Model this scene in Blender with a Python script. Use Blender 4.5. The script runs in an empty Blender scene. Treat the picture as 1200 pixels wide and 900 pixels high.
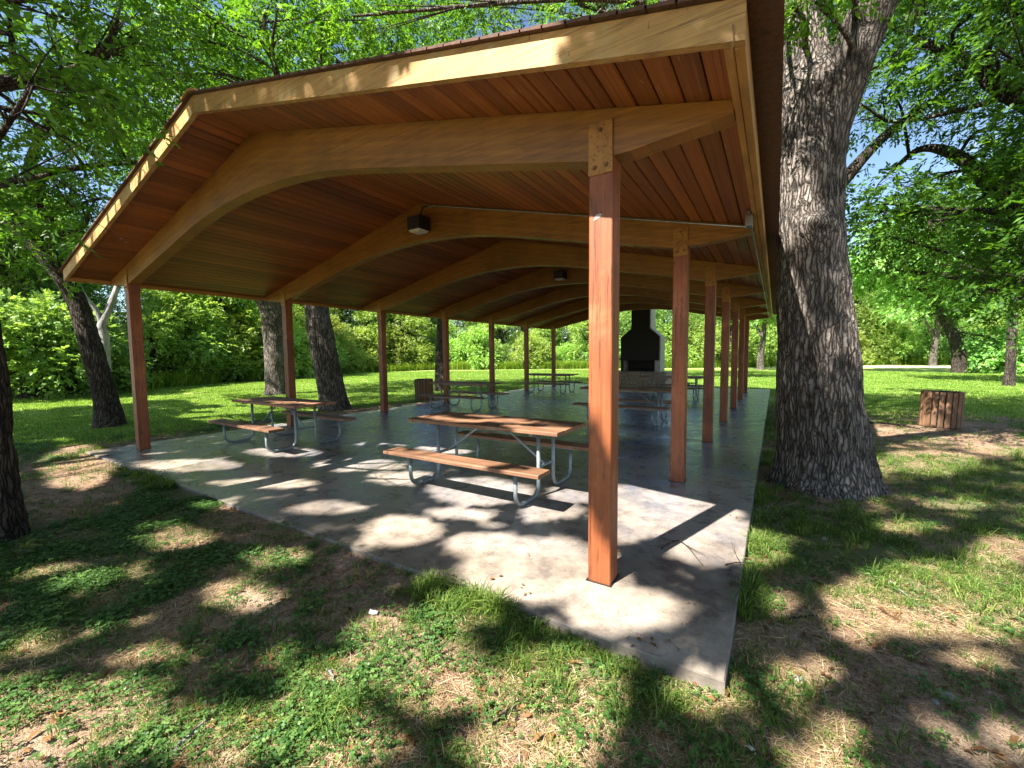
import bpy, math, random
import numpy as np

# ------------------------------------------------------------------ camera, sky, sun, exposure
sc = bpy.context.scene
FPX, YAW, PITCH, ROLL = 494.5, math.radians(32.0), math.radians(3.917), math.radians(-0.556)
CAM = np.array([1.008, -2.815, 1.6])


def _cam(xr, up, fw):
    cp, sp = math.cos(PITCH), math.sin(PITCH)
    yf = fw * cp + up * sp
    z = -fw * sp + up * cp
    c, s = math.cos(YAW), math.sin(YAW)
    return np.array([xr * c - yf * s, xr * s + yf * c, z])


CR, SR = math.cos(ROLL), math.sin(ROLL)
RIGHT, UP, FWD = _cam(CR, SR, 0), _cam(-SR, CR, 0), _cam(0, 0, 1)


def at(px, py, z=0.0):
    """photo pixel -> point on the level z"""
    d = FWD + RIGHT * (px - 600) / FPX - UP * (py - 450) / FPX
    return CAM + d * ((z - CAM[2]) / d[2])


def away(px, py, dist):
    """photo pixel -> point at a horizontal distance"""
    d = FWD + RIGHT * (px - 600) / FPX - UP * (py - 450) / FPX
    return CAM + d * (dist / math.hypot(d[0], d[1]))


def project(P):
    d = np.asarray(P) - CAM
    fw = d @ FWD
    return 600 + FPX * (d @ RIGHT) / np.maximum(fw, 1e-3), 450 - FPX * (d @ UP) / np.maximum(fw, 1e-3), fw


from mathutils import Matrix, Vector, Euler
cam_data = bpy.data.cameras.new("camera")
cam_data.sensor_width = 36.0
cam_data.lens = FPX / 1200 * 36
cam_data.clip_start = 0.05
cam_data.clip_end = 2000
cam = bpy.data.objects.new("camera", cam_data)
sc.collection.objects.link(cam)
M = Matrix.Identity(4)
for i in range(3):
    M[i][0], M[i][1], M[i][2], M[i][3] = RIGHT[i], UP[i], -FWD[i], CAM[i]
cam.matrix_world = M
sc.camera = cam

SUN_EL = math.radians(49.0)
SUN_H = np.array([-0.29, -0.957])
SUN_H = SUN_H / np.linalg.norm(SUN_H)
SUN = np.array([SUN_H[0] * math.cos(SUN_EL), SUN_H[1] * math.cos(SUN_EL), math.sin(SUN_EL)])

world = bpy.data.worlds.new("World")
sc.world = world
world.use_nodes = True
wn, wl = world.node_tree.nodes, world.node_tree.links
wn.clear()
w_out = wn.new("ShaderNodeOutputWorld")
w_bg = wn.new("ShaderNodeBackground")
w_sky = wn.new("ShaderNodeTexSky")
w_sky.sky_type = 'NISHITA'
w_sky.sun_disc = False
w_sky.sun_elevation = SUN_EL
w_sky.sun_rotation = math.atan2(SUN[0], SUN[1])
w_sky.air_density = 1.0
w_sky.dust_density = 0.25
w_sky.ozone_density = 2.5
w_tc = wn.new("ShaderNodeTexCoord")
w_map = wn.new("ShaderNodeMapping")
w_map.inputs['Scale'].default_value = (1.0, 1.0, 2.2)
w_map.inputs['Location'].default_value = (5.3, 2.1, .7)
w_noise = wn.new("ShaderNodeTexNoise")
w_noise.inputs['Scale'].default_value = 2.6
w_noise.inputs['Detail'].default_value = 7
w_noise.inputs['Roughness'].default_value = 0.58
w_ramp = wn.new("ShaderNodeValToRGB")
w_ramp.color_ramp.elements[0].position = 0.53
w_ramp.color_ramp.elements[1].position = 0.68
w_mix = wn.new("ShaderNodeMixRGB")
w_mix.inputs[2].default_value = (7.0, 7.3, 7.8, 1)
wl.new(w_tc.outputs['Generated'], w_map.inputs['Vector'])
wl.new(w_map.outputs['Vector'], w_noise.inputs['Vector'])
wl.new(w_noise.outputs['Fac'], w_ramp.inputs['Fac'])
wl.new(w_ramp.outputs['Color'], w_mix.inputs[0])
wl.new(w_sky.outputs['Color'], w_mix.inputs[1])
wl.new(w_mix.outputs['Color'], w_bg.inputs['Color'])
wl.new(w_bg.outputs['Background'], w_out.inputs['Surface'])
w_bg.inputs['Strength'].default_value = 0.06

sun_data = bpy.data.lights.new("sun", 'SUN')
sun_data.energy = 5.0
sun_data.angle = math.radians(0.53)
sun_data.color = (1.0, 0.95, 0.86)
sun = bpy.data.objects.new("sun", sun_data)
sc.collection.objects.link(sun)
sun.rotation_euler = Vector(SUN).to_track_quat('Z', 'Y').to_euler()
sun.location = (-10, -30, 40)

sc.view_settings.view_transform = 'Standard'
sc.view_settings.look = 'None'
sc.view_settings.gamma = 1.0
sc.view_settings.use_curve_mapping = False
sc.view_settings.exposure = 2.1
sc.render.engine = 'CYCLES'
sc.cycles.use_denoising = True
sc.cycles.max_bounces = 10
sc.cycles.diffuse_bounces = 5
sc.cycles.glossy_bounces = 3
sc.cycles.transmission_bounces = 6
sc.cycles.sample_clamp_indirect = 6.0
sc.cycles.caustics_reflective = False
sc.cycles.caustics_refractive = False

rng = np.random.default_rng(11)
random.seed(5)
COL = sc.collection


# ------------------------------------------------------------------ numeric helpers
def _hash(ix, iy, iz, seed):
    h = (ix.astype(np.int64) * 374761393 + iy.astype(np.int64) * 668265263 + iz.astype(np.int64) * 2147483647 + seed * 974634541) & 0xFFFFFFFF
    h = ((h ^ (h >> 13)) * 1274126177) & 0xFFFFFFFF
    h = ((h ^ (h >> 16)) * 2246822519) & 0xFFFFFFFF
    h = h ^ (h >> 15)
    return (h & 0xFFFFFF) / float(0xFFFFFF)


def noise(P, seed=0):
    P = np.asarray(P, float)
    i = np.floor(P)
    f = P - i
    u = f * f * (3 - 2 * f)
    x, y, z = i[..., 0], i[..., 1], i[..., 2]
    r = 0
    for dx in (0, 1):
        wx = u[..., 0] if dx else 1 - u[..., 0]
        for dy in (0, 1):
            wy = u[..., 1] if dy else 1 - u[..., 1]
            for dz in (0, 1):
                wz = u[..., 2] if dz else 1 - u[..., 2]
                r = r + wx * wy * wz * _hash(x + dx, y + dy, z + dz, seed)
    return r


def fbm(P, octaves=4, seed=0, gain=0.5):
    P = np.asarray(P, float)
    a, s, t = 1.0, 0.0, 0.0
    for o in range(octaves):
        s = s + a * noise(P * (2 ** o) + 17.3 * o, seed + o)
        t += a
        a *= gain
    return s / t


def nz2(x, y, scale, octaves=3, seed=0):
    return fbm(np.stack([np.asarray(x) * scale, np.asarray(y) * scale, np.zeros_like(np.asarray(x, float))], -1), octaves, seed)


def unit(v):
    v = np.asarray(v, float)
    return v / np.maximum(np.linalg.norm(v, axis=-1, keepdims=True), 1e-9)


def sstep(a, b, x):
    t = np.clip((x - a) / (b - a), 0, 1)
    return t * t * (3 - 2 * t)


def make_mesh(name, V, F, mat=None, smooth=False, attrs=None, mats=None, midx=None):
    """F: a list of index lists, or an (n,k) array"""
    me = bpy.data.meshes.new(name)
    V = np.asarray(V, np.float32).reshape(-1, 3)
    if isinstance(F, np.ndarray):
        n, k = F.shape
        me.vertices.add(len(V))
        me.vertices.foreach_set('co', V.ravel())
        me.loops.add(n * k)
        me.loops.foreach_set('vertex_index', F.astype(np.int32).ravel())
        me.polygons.add(n)
        me.polygons.foreach_set('loop_start', np.arange(0, n * k, k, dtype=np.int32))
        try:
            me.polygons.foreach_set('loop_total', np.full(n, k, np.int32))
        except Exception:
            pass
        me.update(calc_edges=True)
    else:
        me.from_pydata([tuple(map(float, v)) for v in V], [], F)
        me.update()
    for m in (mats or ([mat] if mat else [])):
        me.materials.append(m)
    if midx is not None:
        me.polygons.foreach_set('material_index', np.asarray(midx, np.int32))
    if attrs:
        for k_, a in attrs.items():
            at_ = me.attributes.new(k_, 'FLOAT', 'POINT')
            at_.data.foreach_set('value', np.asarray(a, np.float32).ravel())
    if smooth:
        me.polygons.foreach_set('use_smooth', np.ones(len(me.polygons), bool))
    return me


def obj(name, me, parent=None, loc=(0, 0, 0), rot=(0, 0, 0), scale=(1, 1, 1), kind=None):
    o = bpy.data.objects.new(name, me)
    COL.objects.link(o)
    o.location, o.rotation_euler, o.scale = loc, rot, scale
    if parent is not None:
        o.parent = parent
    if kind:
        o['kind'] = kind
    return o


def thing(name, label, cat, loc=(0, 0, 0), rotz=0.0, group=None):
    o = bpy.data.objects.new(name, None)
    COL.objects.link(o)
    o.empty_display_size = 0.3
    o.location = loc
    o.rotation_euler = (0, 0, rotz)
    return tag(o, label, cat, group)


def tag(o, label, cat=None, group=None, kind=None):
    o['label'] = label
    if cat:
        o['category'] = cat
    if group:
        o['group'] = group
    if kind:
        o['kind'] = kind
    return o


class MB:
    """collects shapes for one mesh"""

    def __init__(self):
        self.V, self.F, self.m = [], [], []

    def add(self, V, F, m=0):
        b = len(self.V)
        self.V += [tuple(v) for v in np.asarray(V, float)]
        self.F += [[i + b for i in f] for f in F]
        self.m += [m] * len(F)
        return self

    def box(self, a, b, ch=0.0, m=0):
        """axis-aligned box a..b with chamfered edges along its longest axis"""
        a, b = np.minimum(a, b).astype(float), np.maximum(a, b).astype(float)
        ax = int(np.argmax(b - a))
        u, v = [i for i in range(3) if i != ax]
        if ax == 1:
            u, v = v, u
        c = min(ch, (b[u] - a[u]) * .45, (b[v] - a[v]) * .45)
        if c > 0:
            prof = [(a[u] + c, a[v]), (b[u] - c, a[v]), (b[u], a[v] + c), (b[u], b[v] - c), (b[u] - c, b[v]), (a[u] + c, b[v]), (a[u], b[v] - c), (a[u], a[v] + c)]
        else:
            prof = [(a[u], a[v]), (b[u], a[v]), (b[u], b[v]), (a[u], b[v])]
        V = []
        for w in (a[ax], b[ax]):
            for p, q in prof:
                r = [0, 0, 0]
                r[ax], r[u], r[v] = w, p, q
                V.append(r)
        n = len(prof)
        F = [[i, (i + 1) % n, n + (i + 1) % n, n + i] for i in range(n)] + [list(range(n))[::-1], list(range(n, 2 * n))]
        return self.add(V, F, m)

    def prism(self, prof, axis, w0, w1, m=0):
        """profile of 2-D points in the two other axes (in order), extruded along axis"""
        u, v = [i for i in range(3) if i != axis]
        V = []
        for w in (w0, w1):
            for p, q in prof:
                r = [0, 0, 0]
                r[axis], r[u], r[v] = w, p, q
                V.append(r)
        n = len(prof)
        F = [[i, (i + 1) % n, n + (i + 1) % n, n + i] for i in range(n)] + [list(range(n))[::-1], list(range(n, 2 * n))]
        return self.add(V, F, m)

    def tube(self, pts, r, n=8, m=0, cap=True):
        V, F = tube_arrays(pts, r, n)
        F = [list(map(int, f)) for f in F]
        k = len(pts)
        if cap:
            F += [list(range(n))[::-1], list(range((k - 1) * n, k * n))]
        return self.add(V, F, m)

    def mesh(self, name, *mats, smooth=False):
        me = make_mesh(name, self.V, self.F, mats=list(mats), midx=self.m, smooth=smooth)
        import bmesh
        bm = bmesh.new()
        bm.from_mesh(me)
        bmesh.ops.recalc_face_normals(bm, faces=bm.faces)
        bm.to_mesh(me)
        bm.free()
        return me


def tube_arrays(pts, r, n=8):
    pts = np.asarray(pts, float)
    k = len(pts)
    r = np.full(k, r, float) if np.isscalar(r) else np.asarray(r, float)
    T = np.gradient(pts, axis=0)
    T = unit(T)
    ref = np.array([0, 0, 1.0]) if abs(T[0][2]) < .9 else np.array([1.0, 0, 0])
    N = np.zeros_like(pts)
    N[0] = unit(np.cross(T[0], ref))
    for i in range(1, k):
        v = N[i - 1] - T[i] * (N[i - 1] @ T[i])
        N[i] = unit(v)
    B = np.cross(T, N)
    th = np.linspace(0, 2 * math.pi, n, endpoint=False)
    V = pts[:, None] + r[:, None, None] * (N[:, None] * np.cos(th)[None, :, None] + B[:, None] * np.sin(th)[None, :, None])
    i, j = np.meshgrid(np.arange(k - 1), np.arange(n), indexing='ij')
    F = np.stack([i * n + j, i * n + (j + 1) % n, (i + 1) * n + (j + 1) % n, (i + 1) * n + j], -1).reshape(-1, 4)
    return V.reshape(-1, 3), F


def spline(P, n):
    """Catmull-Rom through rows of P (any number of columns)"""
    P = np.asarray(P, float)
    Q = np.vstack([2 * P[0] - P[1], P, 2 * P[-1] - P[-2]])
    t = np.linspace(0, len(P) - 1 - 1e-6, n)
    i = t.astype(int)
    f = (t - i)[:, None]
    a, b, c, d = Q[i], Q[i + 1], Q[i + 2], Q[i + 3]
    return .5 * (2 * b + (c - a) * f + (2 * a - 5 * b + 4 * c - d) * f ** 2 + (3 * b - a - 3 * c + d) * f ** 3)


# ------------------------------------------------------------------ materials
def new_mat(name):
    m = bpy.data.materials.new(name)
    m.use_nodes = True
    nt = m.node_tree
    return m, nt.nodes, nt.links, nt.nodes['Principled BSDF']


def ramp(N, cols, poss):
    r = N.new("ShaderNodeValToRGB")
    e = r.color_ramp.elements
    while len(e) < len(cols):
        e.new(0.5)
    for x, c, p in zip(e, cols, poss):
        x.position = p
        x.color = (*c, 1) if len(c) == 3 else c
    return r


def tex(N, L, vec, scale, detail=4, rough=.55, map_scale=None, dist=0.0):
    n = N.new("ShaderNodeTexNoise")
    n.inputs['Scale'].default_value = scale
    n.inputs['Detail'].default_value = detail
    n.inputs['Roughness'].default_value = rough
    n.inputs['Distortion'].default_value = dist
    if map_scale is not None:
        mp = N.new("ShaderNodeMapping")
        mp.inputs['Scale'].default_value = map_scale
        L.new(vec, mp.inputs['Vector'])
        vec = mp.outputs['Vector']
    L.new(vec, n.inputs['Vector'])
    return n


def obj_vec(N, L, jitter=True):
    tc = N.new("ShaderNodeTexCoord")
    if not jitter:
        return tc.outputs['Object']
    oi = N.new("ShaderNodeObjectInfo")
    mul = N.new("ShaderNodeMath")
    mul.operation = 'MULTIPLY'
    mul.inputs[1].default_value = 57.0
    L.new(oi.outputs['Random'], mul.inputs[0])
    ad = N.new("ShaderNodeVectorMath")
    ad.operation = 'ADD'
    L.new(tc.outputs['Object'], ad.inputs[0])
    L.new(mul.outputs[0], ad.inputs[1])
    return ad.outputs[0]


def mixrgb(N, L, fac, a, b, mode='MIX'):
    m = N.new("ShaderNodeMixRGB")
    m.blend_type = mode
    for s, v in ((0, fac), (1, a), (2, b)):
        if hasattr(v, 'default_value') or hasattr(v, 'links'):
            L.new(v, m.inputs[s])
        else:
            m.inputs[s].default_value = v if s == 0 else ((*v, 1) if len(v) == 3 else v)
    return m.outputs[0]


def bump(N, L, h, strength, dist, bs):
    b = N.new("ShaderNodeBump")
    b.inputs['Strength'].default_value = strength
    b.inputs['Distance'].default_value = dist
    L.new(h, b.inputs['Height'])
    L.new(b.outputs['Normal'], bs.inputs['Normal'])
    return b


def wood(name, dark, mid, light, stretch=(22, 22, 1.2), rough=.55, var=.35, knots=True, b=.25, fleck=None, blotch=None, lam=False, check=0.0):
    m, N, L, bs = new_mat(name)
    v = obj_vec(N, L)
    g = tex(N, L, v, 1.0, 7, .66, stretch, .25)
    g2 = tex(N, L, v, 3.2, 3, .5, stretch)
    col = ramp(N, [dark, mid, light], [.3, .52, .74])
    L.new(g.outputs['Fac'], col.inputs['Fac'])
    c = mixrgb(N, L, .35, col.outputs[0], mixrgb(N, L, g2.outputs['Fac'], dark, light))
    # per-piece tone
    oi = N.new("ShaderNodeObjectInfo")
    hs = N.new("ShaderNodeHueSaturation")
    mr = N.new("ShaderNodeMapRange")
    mr.inputs['To Min'].default_value = 1 - var
    mr.inputs['To Max'].default_value = 1 + var
    L.new(oi.outputs['Random'], mr.inputs['Value'])
    L.new(mr.outputs[0], hs.inputs['Value'])
    L.new(c, hs.inputs['Color'])
    c = hs.outputs[0]
    big = tex(N, L, v, 1.7, 4, .6)
    st = ramp(N, [(.55, .55, .55), (1, 1, 1)], [.34, .56])
    L.new(big.outputs['Fac'], st.inputs['Fac'])
    c = mixrgb(N, L, .6, c, st.outputs[0], 'MULTIPLY')
    if blotch:
        bn = tex(N, L, v, blotch[1], 5, .65)
        br = ramp(N, [(0, 0, 0), (1, 1, 1)], [.55, .72])
        L.new(bn.outputs['Fac'], br.inputs['Fac'])
        c = mixrgb(N, L, br.outputs[0], c, blotch[0])
    if fleck:
        fn = tex(N, L, v, 38, 2, .5, (1, 1, .35))
        fr = ramp(N, [(0, 0, 0), (1, 1, 1)], [.70, .74])
        L.new(fn.outputs['Fac'], fr.inputs['Fac'])
        c = mixrgb(N, L, fr.outputs[0], c, fleck)
    if lam:      # glue lines between the laminations
        tc2 = N.new("ShaderNodeTexCoord")
        sx = N.new("ShaderNodeSeparateXYZ")
        L.new(tc2.outputs['Object'], sx.inputs[0])
        ab = N.new("ShaderNodeMath")
        ab.operation = 'ABSOLUTE'
        L.new(sx.outputs['X'], ab.inputs[0])
        ml = N.new("ShaderNodeMath")
        ml.operation = 'MULTIPLY_ADD'
        ml.inputs[1].default_value = .225
        L.new(ab.outputs[0], ml.inputs[0])
        L.new(sx.outputs['Z'], ml.inputs[2])
        dv = N.new("ShaderNodeMath")
        dv.operation = 'DIVIDE'
        dv.inputs[1].default_value = .038
        L.new(ml.outputs[0], dv.inputs[0])
        fr2 = N.new("ShaderNodeMath")
        fr2.operation = 'FRACT'
        L.new(dv.outputs[0], fr2.inputs[0])
        lr = ramp(N, [(.42, .38, .34), (1, 1, 1)], [.0, .07])
        L.new(fr2.outputs[0], lr.inputs['Fac'])
        fl = N.new("ShaderNodeMath")
        fl.operation = 'FLOOR'
        L.new(dv.outputs[0], fl.inputs[0])
        wn_ = N.new("ShaderNodeTexWhiteNoise")
        wn_.noise_dimensions = '1D'
        L.new(fl.outputs[0], wn_.inputs['W'])
        lt = ramp(N, [(.80, .78, .76), (1.12, 1.1, 1.06)], [0, 1])
        L.new(wn_.outputs['Value'], lt.inputs['Fac'])
        c = mixrgb(N, L, .55, c, lr.outputs[0], 'MULTIPLY')
        c = mixrgb(N, L, .8, c, lt.outputs[0], 'MULTIPLY')
    if check:    # drying cracks along the grain
        cn = tex(N, L, v, .55, 5, .6, stretch)
        ck = ramp(N, [(1, 1, 1), (.12, .08, .06), (1, 1, 1)], [.478, .5, .522])
        L.new(cn.outputs['Fac'], ck.inputs['Fac'])
        c = mixrgb(N, L, check, c, ck.outputs[0], 'MULTIPLY')
    L.new(c, bs.inputs['Base Color'])
    rr = ramp(N, [(rough - .1,) * 3, (rough + .15,) * 3], [.3, .7])
    L.new(g.outputs['Fac'], rr.inputs['Fac'])
    L.new(rr.outputs[0], bs.inputs['Roughness'])
    bump(N, L, g.outputs['Fac'], b, .006, bs)
    return m


def metal(name, c, rough=.45, met=.7, rust=None):
    m, N, L, bs = new_mat(name)
    v = obj_vec(N, L)
    n = tex(N, L, v, 14, 5, .6)
    r = ramp(N, [tuple(x * .65 for x in c), c, tuple(min(1, x * 1.2) for x in c)], [.3, .5, .7])
    L.new(n.outputs['Fac'], r.inputs['Fac'])
    col = r.outputs[0]
    if rust:
        n2 = tex(N, L, v, 48, 4, .7)
        r2 = ramp(N, [(0, 0, 0), (1, 1, 1)], [.52, .66])
        L.new(n2.outputs['Fac'], r2.inputs['Fac'])
        col = mixrgb(N, L, r2.outputs[0], col, rust)
    L.new(col, bs.inputs['Base Color'])
    bs.inputs['Metallic'].default_value = met
    bs.inputs['Roughness'].default_value = rough
    bump(N, L, n.outputs['Fac'], .12, .003, bs)
    return m


def bark(name, dark, light, zs=.28, sc_=9.0, plates=.9):
    m, N, L, bs = new_mat(name)
    v = obj_vec(N, L, False)
    n = tex(N, L, v, sc_, 6, .68, (1, 1, zs), .5)
    n2 = tex(N, L, v, sc_ * 3.1, 4, .6, (1, 1, zs * 1.2))
    big = tex(N, L, v, 1.3, 3, .6)
    r = ramp(N, [dark, tuple((a + b) / 2 for a, b in zip(dark, light)), light], [.38, .5, .66])
    L.new(n.outputs['Fac'], r.inputs['Fac'])
    c = mixrgb(N, L, .35, r.outputs[0], mixrgb(N, L, n2.outputs['Fac'], dark, light))
    # interlaced plates with dark furrows between them
    wsc = N.new("ShaderNodeVectorMath")
    wsc.operation = 'SCALE'
    wsc.inputs['Scale'].default_value = .085
    L.new(tex(N, L, v, sc_ * .45, 4, .6).outputs['Color'], wsc.inputs[0])
    wad = N.new("ShaderNodeVectorMath")
    wad.operation = 'ADD'
    L.new(v, wad.inputs[0])
    L.new(wsc.outputs[0], wad.inputs[1])
    wmp = N.new("ShaderNodeMapping")
    wmp.inputs['Scale'].default_value = (1, 1, zs * .42)
    L.new(wad.outputs[0], wmp.inputs['Vector'])
    vo = N.new("ShaderNodeTexVoronoi")
    vo.feature = 'DISTANCE_TO_EDGE'
    vo.inputs['Scale'].default_value = sc_ * 2.3
    L.new(wmp.outputs[0], vo.inputs['Vector'])
    fr_ = ramp(N, [(.14, .13, .125), (.70, .69, .68), (1.15, 1.15, 1.15)], [.015, .12, .36])
    L.new(vo.outputs['Distance'], fr_.inputs['Fac'])
    c = mixrgb(N, L, plates, c, fr_.outputs[0], 'MULTIPLY')
    br = ramp(N, [(.6, .58, .56), (1.12, 1.08, 1.05)], [.35, .65])
    L.new(big.outputs['Fac'], br.inputs['Fac'])
    c = mixrgb(N, L, .8, c, br.outputs[0], 'MULTIPLY')
    L.new(c, bs.inputs['Base Color'])
    bs.inputs['Roughness'].default_value = .92
    bs.inputs['Specular IOR Level'].default_value = .2
    ad = N.new("ShaderNodeMath")
    L.new(n.outputs['Fac'], ad.inputs[0])
    vm = N.new("ShaderNodeMapRange")
    vm.inputs['From Max'].default_value = .22
    vm.inputs['To Max'].default_value = plates
    L.new(vo.outputs['Distance'], vm.inputs['Value'])
    ad2 = N.new("ShaderNodeMath")
    L.new(n2.outputs['Fac'], ad2.inputs[0])
    L.new(vm.outputs[0], ad2.inputs[1])
    L.new(ad2.outputs[0], ad.inputs[1])
    bump(N, L, ad.outputs[0], 1.0, .03, bs)
    return m


def leaf(name, a, b, c, trans=.45, obj_var=0.0, gloss=.35):
    """a..b..c tones per leaf; light passes through"""
    m, N, L, bs = new_mat(name)
    at_ = N.new("ShaderNodeAttribute")
    at_.attribute_name = 'rnd'
    r = ramp(N, [a, b, c], [.12, .55, .95])
    L.new(at_.outputs['Fac'], r.inputs['Fac'])
    col = r.outputs[0]
    if obj_var:
        oi = N.new("ShaderNodeObjectInfo")
        hs = N.new("ShaderNodeHueSaturation")
        mr = N.new("ShaderNodeMapRange")
        mr.inputs['To Min'].default_value = 1 - obj_var
        mr.inputs['To Max'].default_value = 1 + obj_var
        L.new(oi.outputs['Random'], mr.inputs['Value'])
        L.new(mr.outputs[0], hs.inputs['Value'])
        mr2 = N.new("ShaderNodeMapRange")
        mr2.inputs['To Min'].default_value = .5 - .03
        mr2.inputs['To Max'].default_value = .5 + .02
        L.new(oi.outputs['Random'], mr2.inputs['Value'])
        L.new(mr2.outputs[0], hs.inputs['Hue'])
        L.new(col, hs.inputs['Color'])
        col = hs.outputs[0]
    L.new(col, bs.inputs['Base Color'])
    bs.inputs['Roughness'].default_value = .5
    bs.inputs['Specular IOR Level'].default_value = gloss
    tr = N.new("ShaderNodeBsdfTranslucent")
    tcol = mixrgb(N, L, 1.0, col, (1.9, 1.75, .75), 'MULTIPLY')
    L.new(tcol, tr.inputs['Color'])
    mx = N.new("ShaderNodeMixShader")
    mx.inputs[0].default_value = trans
    L.new(bs.outputs[0], mx.inputs[1])
    L.new(tr.outputs[0], mx.inputs[2])
    L.new(mx.outputs[0], N['Material Output'].inputs['Surface'])
    return m


MAT = {}
MAT['post'] = wood('post_red_stain', (.135, .033, .010), (.265, .072, .021), (.38, .118, .038), (34, 34, 1.0), .5, .12, b=.45, check=.75, fleck=(.04, .012, .008), blotch=((.40, .13, .05), 2.2))
MAT['beam'] = wood('beam_honey_stain', (.17, .066, .009), (.30, .128, .017), (.40, .185, .030), (1.2, 30, 46), .45, .08, b=.18, lam=True, check=.35)
MAT['fascia'] = wood('fascia_weathered_gold', (.30, .15, .045), (.50, .28, .085), (.60, .37, .14), (1.2, 30, 44), .6, .12, b=.35, check=.5, blotch=((.36, .33, .18), 3.0), fleck=(.16, .08, .03))
MAT['fascia_y'] = wood('eave_board_gold', (.26, .12, .03), (.42, .21, .05), (.52, .29, .09), (20, 1.4, 24), .55, .12, b=.3)
MAT['plank'] = wood('ceiling_plank_redbrown', (.150, .040, .007), (.265, .080, .013), (.38, .132, .025), (34, 1.1, 30), .48, .30, b=.3, check=.5, fleck=(.34, .17, .06))
MAT['table'] = wood('table_board_brown', (.14, .065, .034), (.24, .115, .058), (.36, .19, .105), (1.0, 34, 34), .62, .26, b=.45, check=.6, blotch=((.30, .21, .15), 3.0))
MAT['slat'] = wood('bin_slat_brown', (.11, .055, .028), (.20, .105, .054), (.29, .165, .095), (20, 20, 1.4), .7, .3, b=.4)
MAT['galv'] = metal('galvanised_pipe', (.22, .26, .27), .42, .35)
MAT['plate'] = metal('stained_steel_plate', (.34, .16, .035), .5, .25, rust=(.12, .045, .012))
MAT['bolt'] = metal('bolt_head', (.20, .085, .025), .45, .5)
MAT['darkmetal'] = metal('dark_metal', (.03, .028, .026), .5, .4)
MAT['soot'] = metal('sooty_steel_hood', (.010, .0095, .009), .75, .0)
MAT['conduit'] = metal('grey_conduit', (.22, .22, .20), .45, .6)
MAT['drum'] = metal('dark_drum', (.018, .016, .014), .6, .1)
MAT['bark_a'] = bark('bark_grey_pecan', (.052, .044, .038), (.38, .335, .295), .30, 11)
MAT['bark_b'] = bark('bark_dark', (.028, .023, .019), (.17, .14, .118), .30, 12)
MAT['bark_pale'] = bark('bark_pale', (.20, .195, .20), (.36, .355, .36), .4, 4, .25)
MAT['leaf_a'] = leaf('leaf_pecan', (.032, .090, .010), (.075, .19, .018), (.17, .33, .032), .45)
MAT['leaf_b'] = leaf('leaf_dark', (.026, .076, .010), (.055, .145, .016), (.13, .27, .028), .42)
MAT['leaf_y'] = leaf('leaf_yellowgreen', (.15, .25, .05), (.25, .40, .095), (.37, .50, .16), .40, .22)
MAT['leaf_m'] = leaf('leaf_midgreen', (.095, .19, .045), (.18, .33, .085), (.30, .45, .14), .40, .28)
MAT['leaf_d'] = leaf('leaf_deepgreen', (.055, .125, .036), (.12, .23, .065), (.21, .34, .10), .38, .25)
MAT['grass'] = leaf('grass_green', (.050, .105, .016), (.100, .170, .028), (.22, .28, .070), .35, 0, .2)
MAT['lawn'] = leaf('lawn_green', (.085, .185, .018), (.20, .32, .055), (.36, .45, .13), .35, 0, .2)
MAT['clover'] = leaf('clover_green', (.030, .085, .018), (.060, .140, .030), (.15, .25, .065), .35, 0, .3)
MAT['straw'] = leaf('straw_dry', (.22, .15, .08), (.38, .285, .16), (.54, .44, .28), .15, 0, .1)
MAT['weed'] = leaf('weed_tall', (.085, .165, .020), (.14, .25, .032), (.27, .33, .06), .38, 0, .2)
MAT['deadleaf'] = leaf('leaf_brown', (.10, .05, .022), (.20, .105, .045), (.36, .22, .10), .12, 0, .2)


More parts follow.
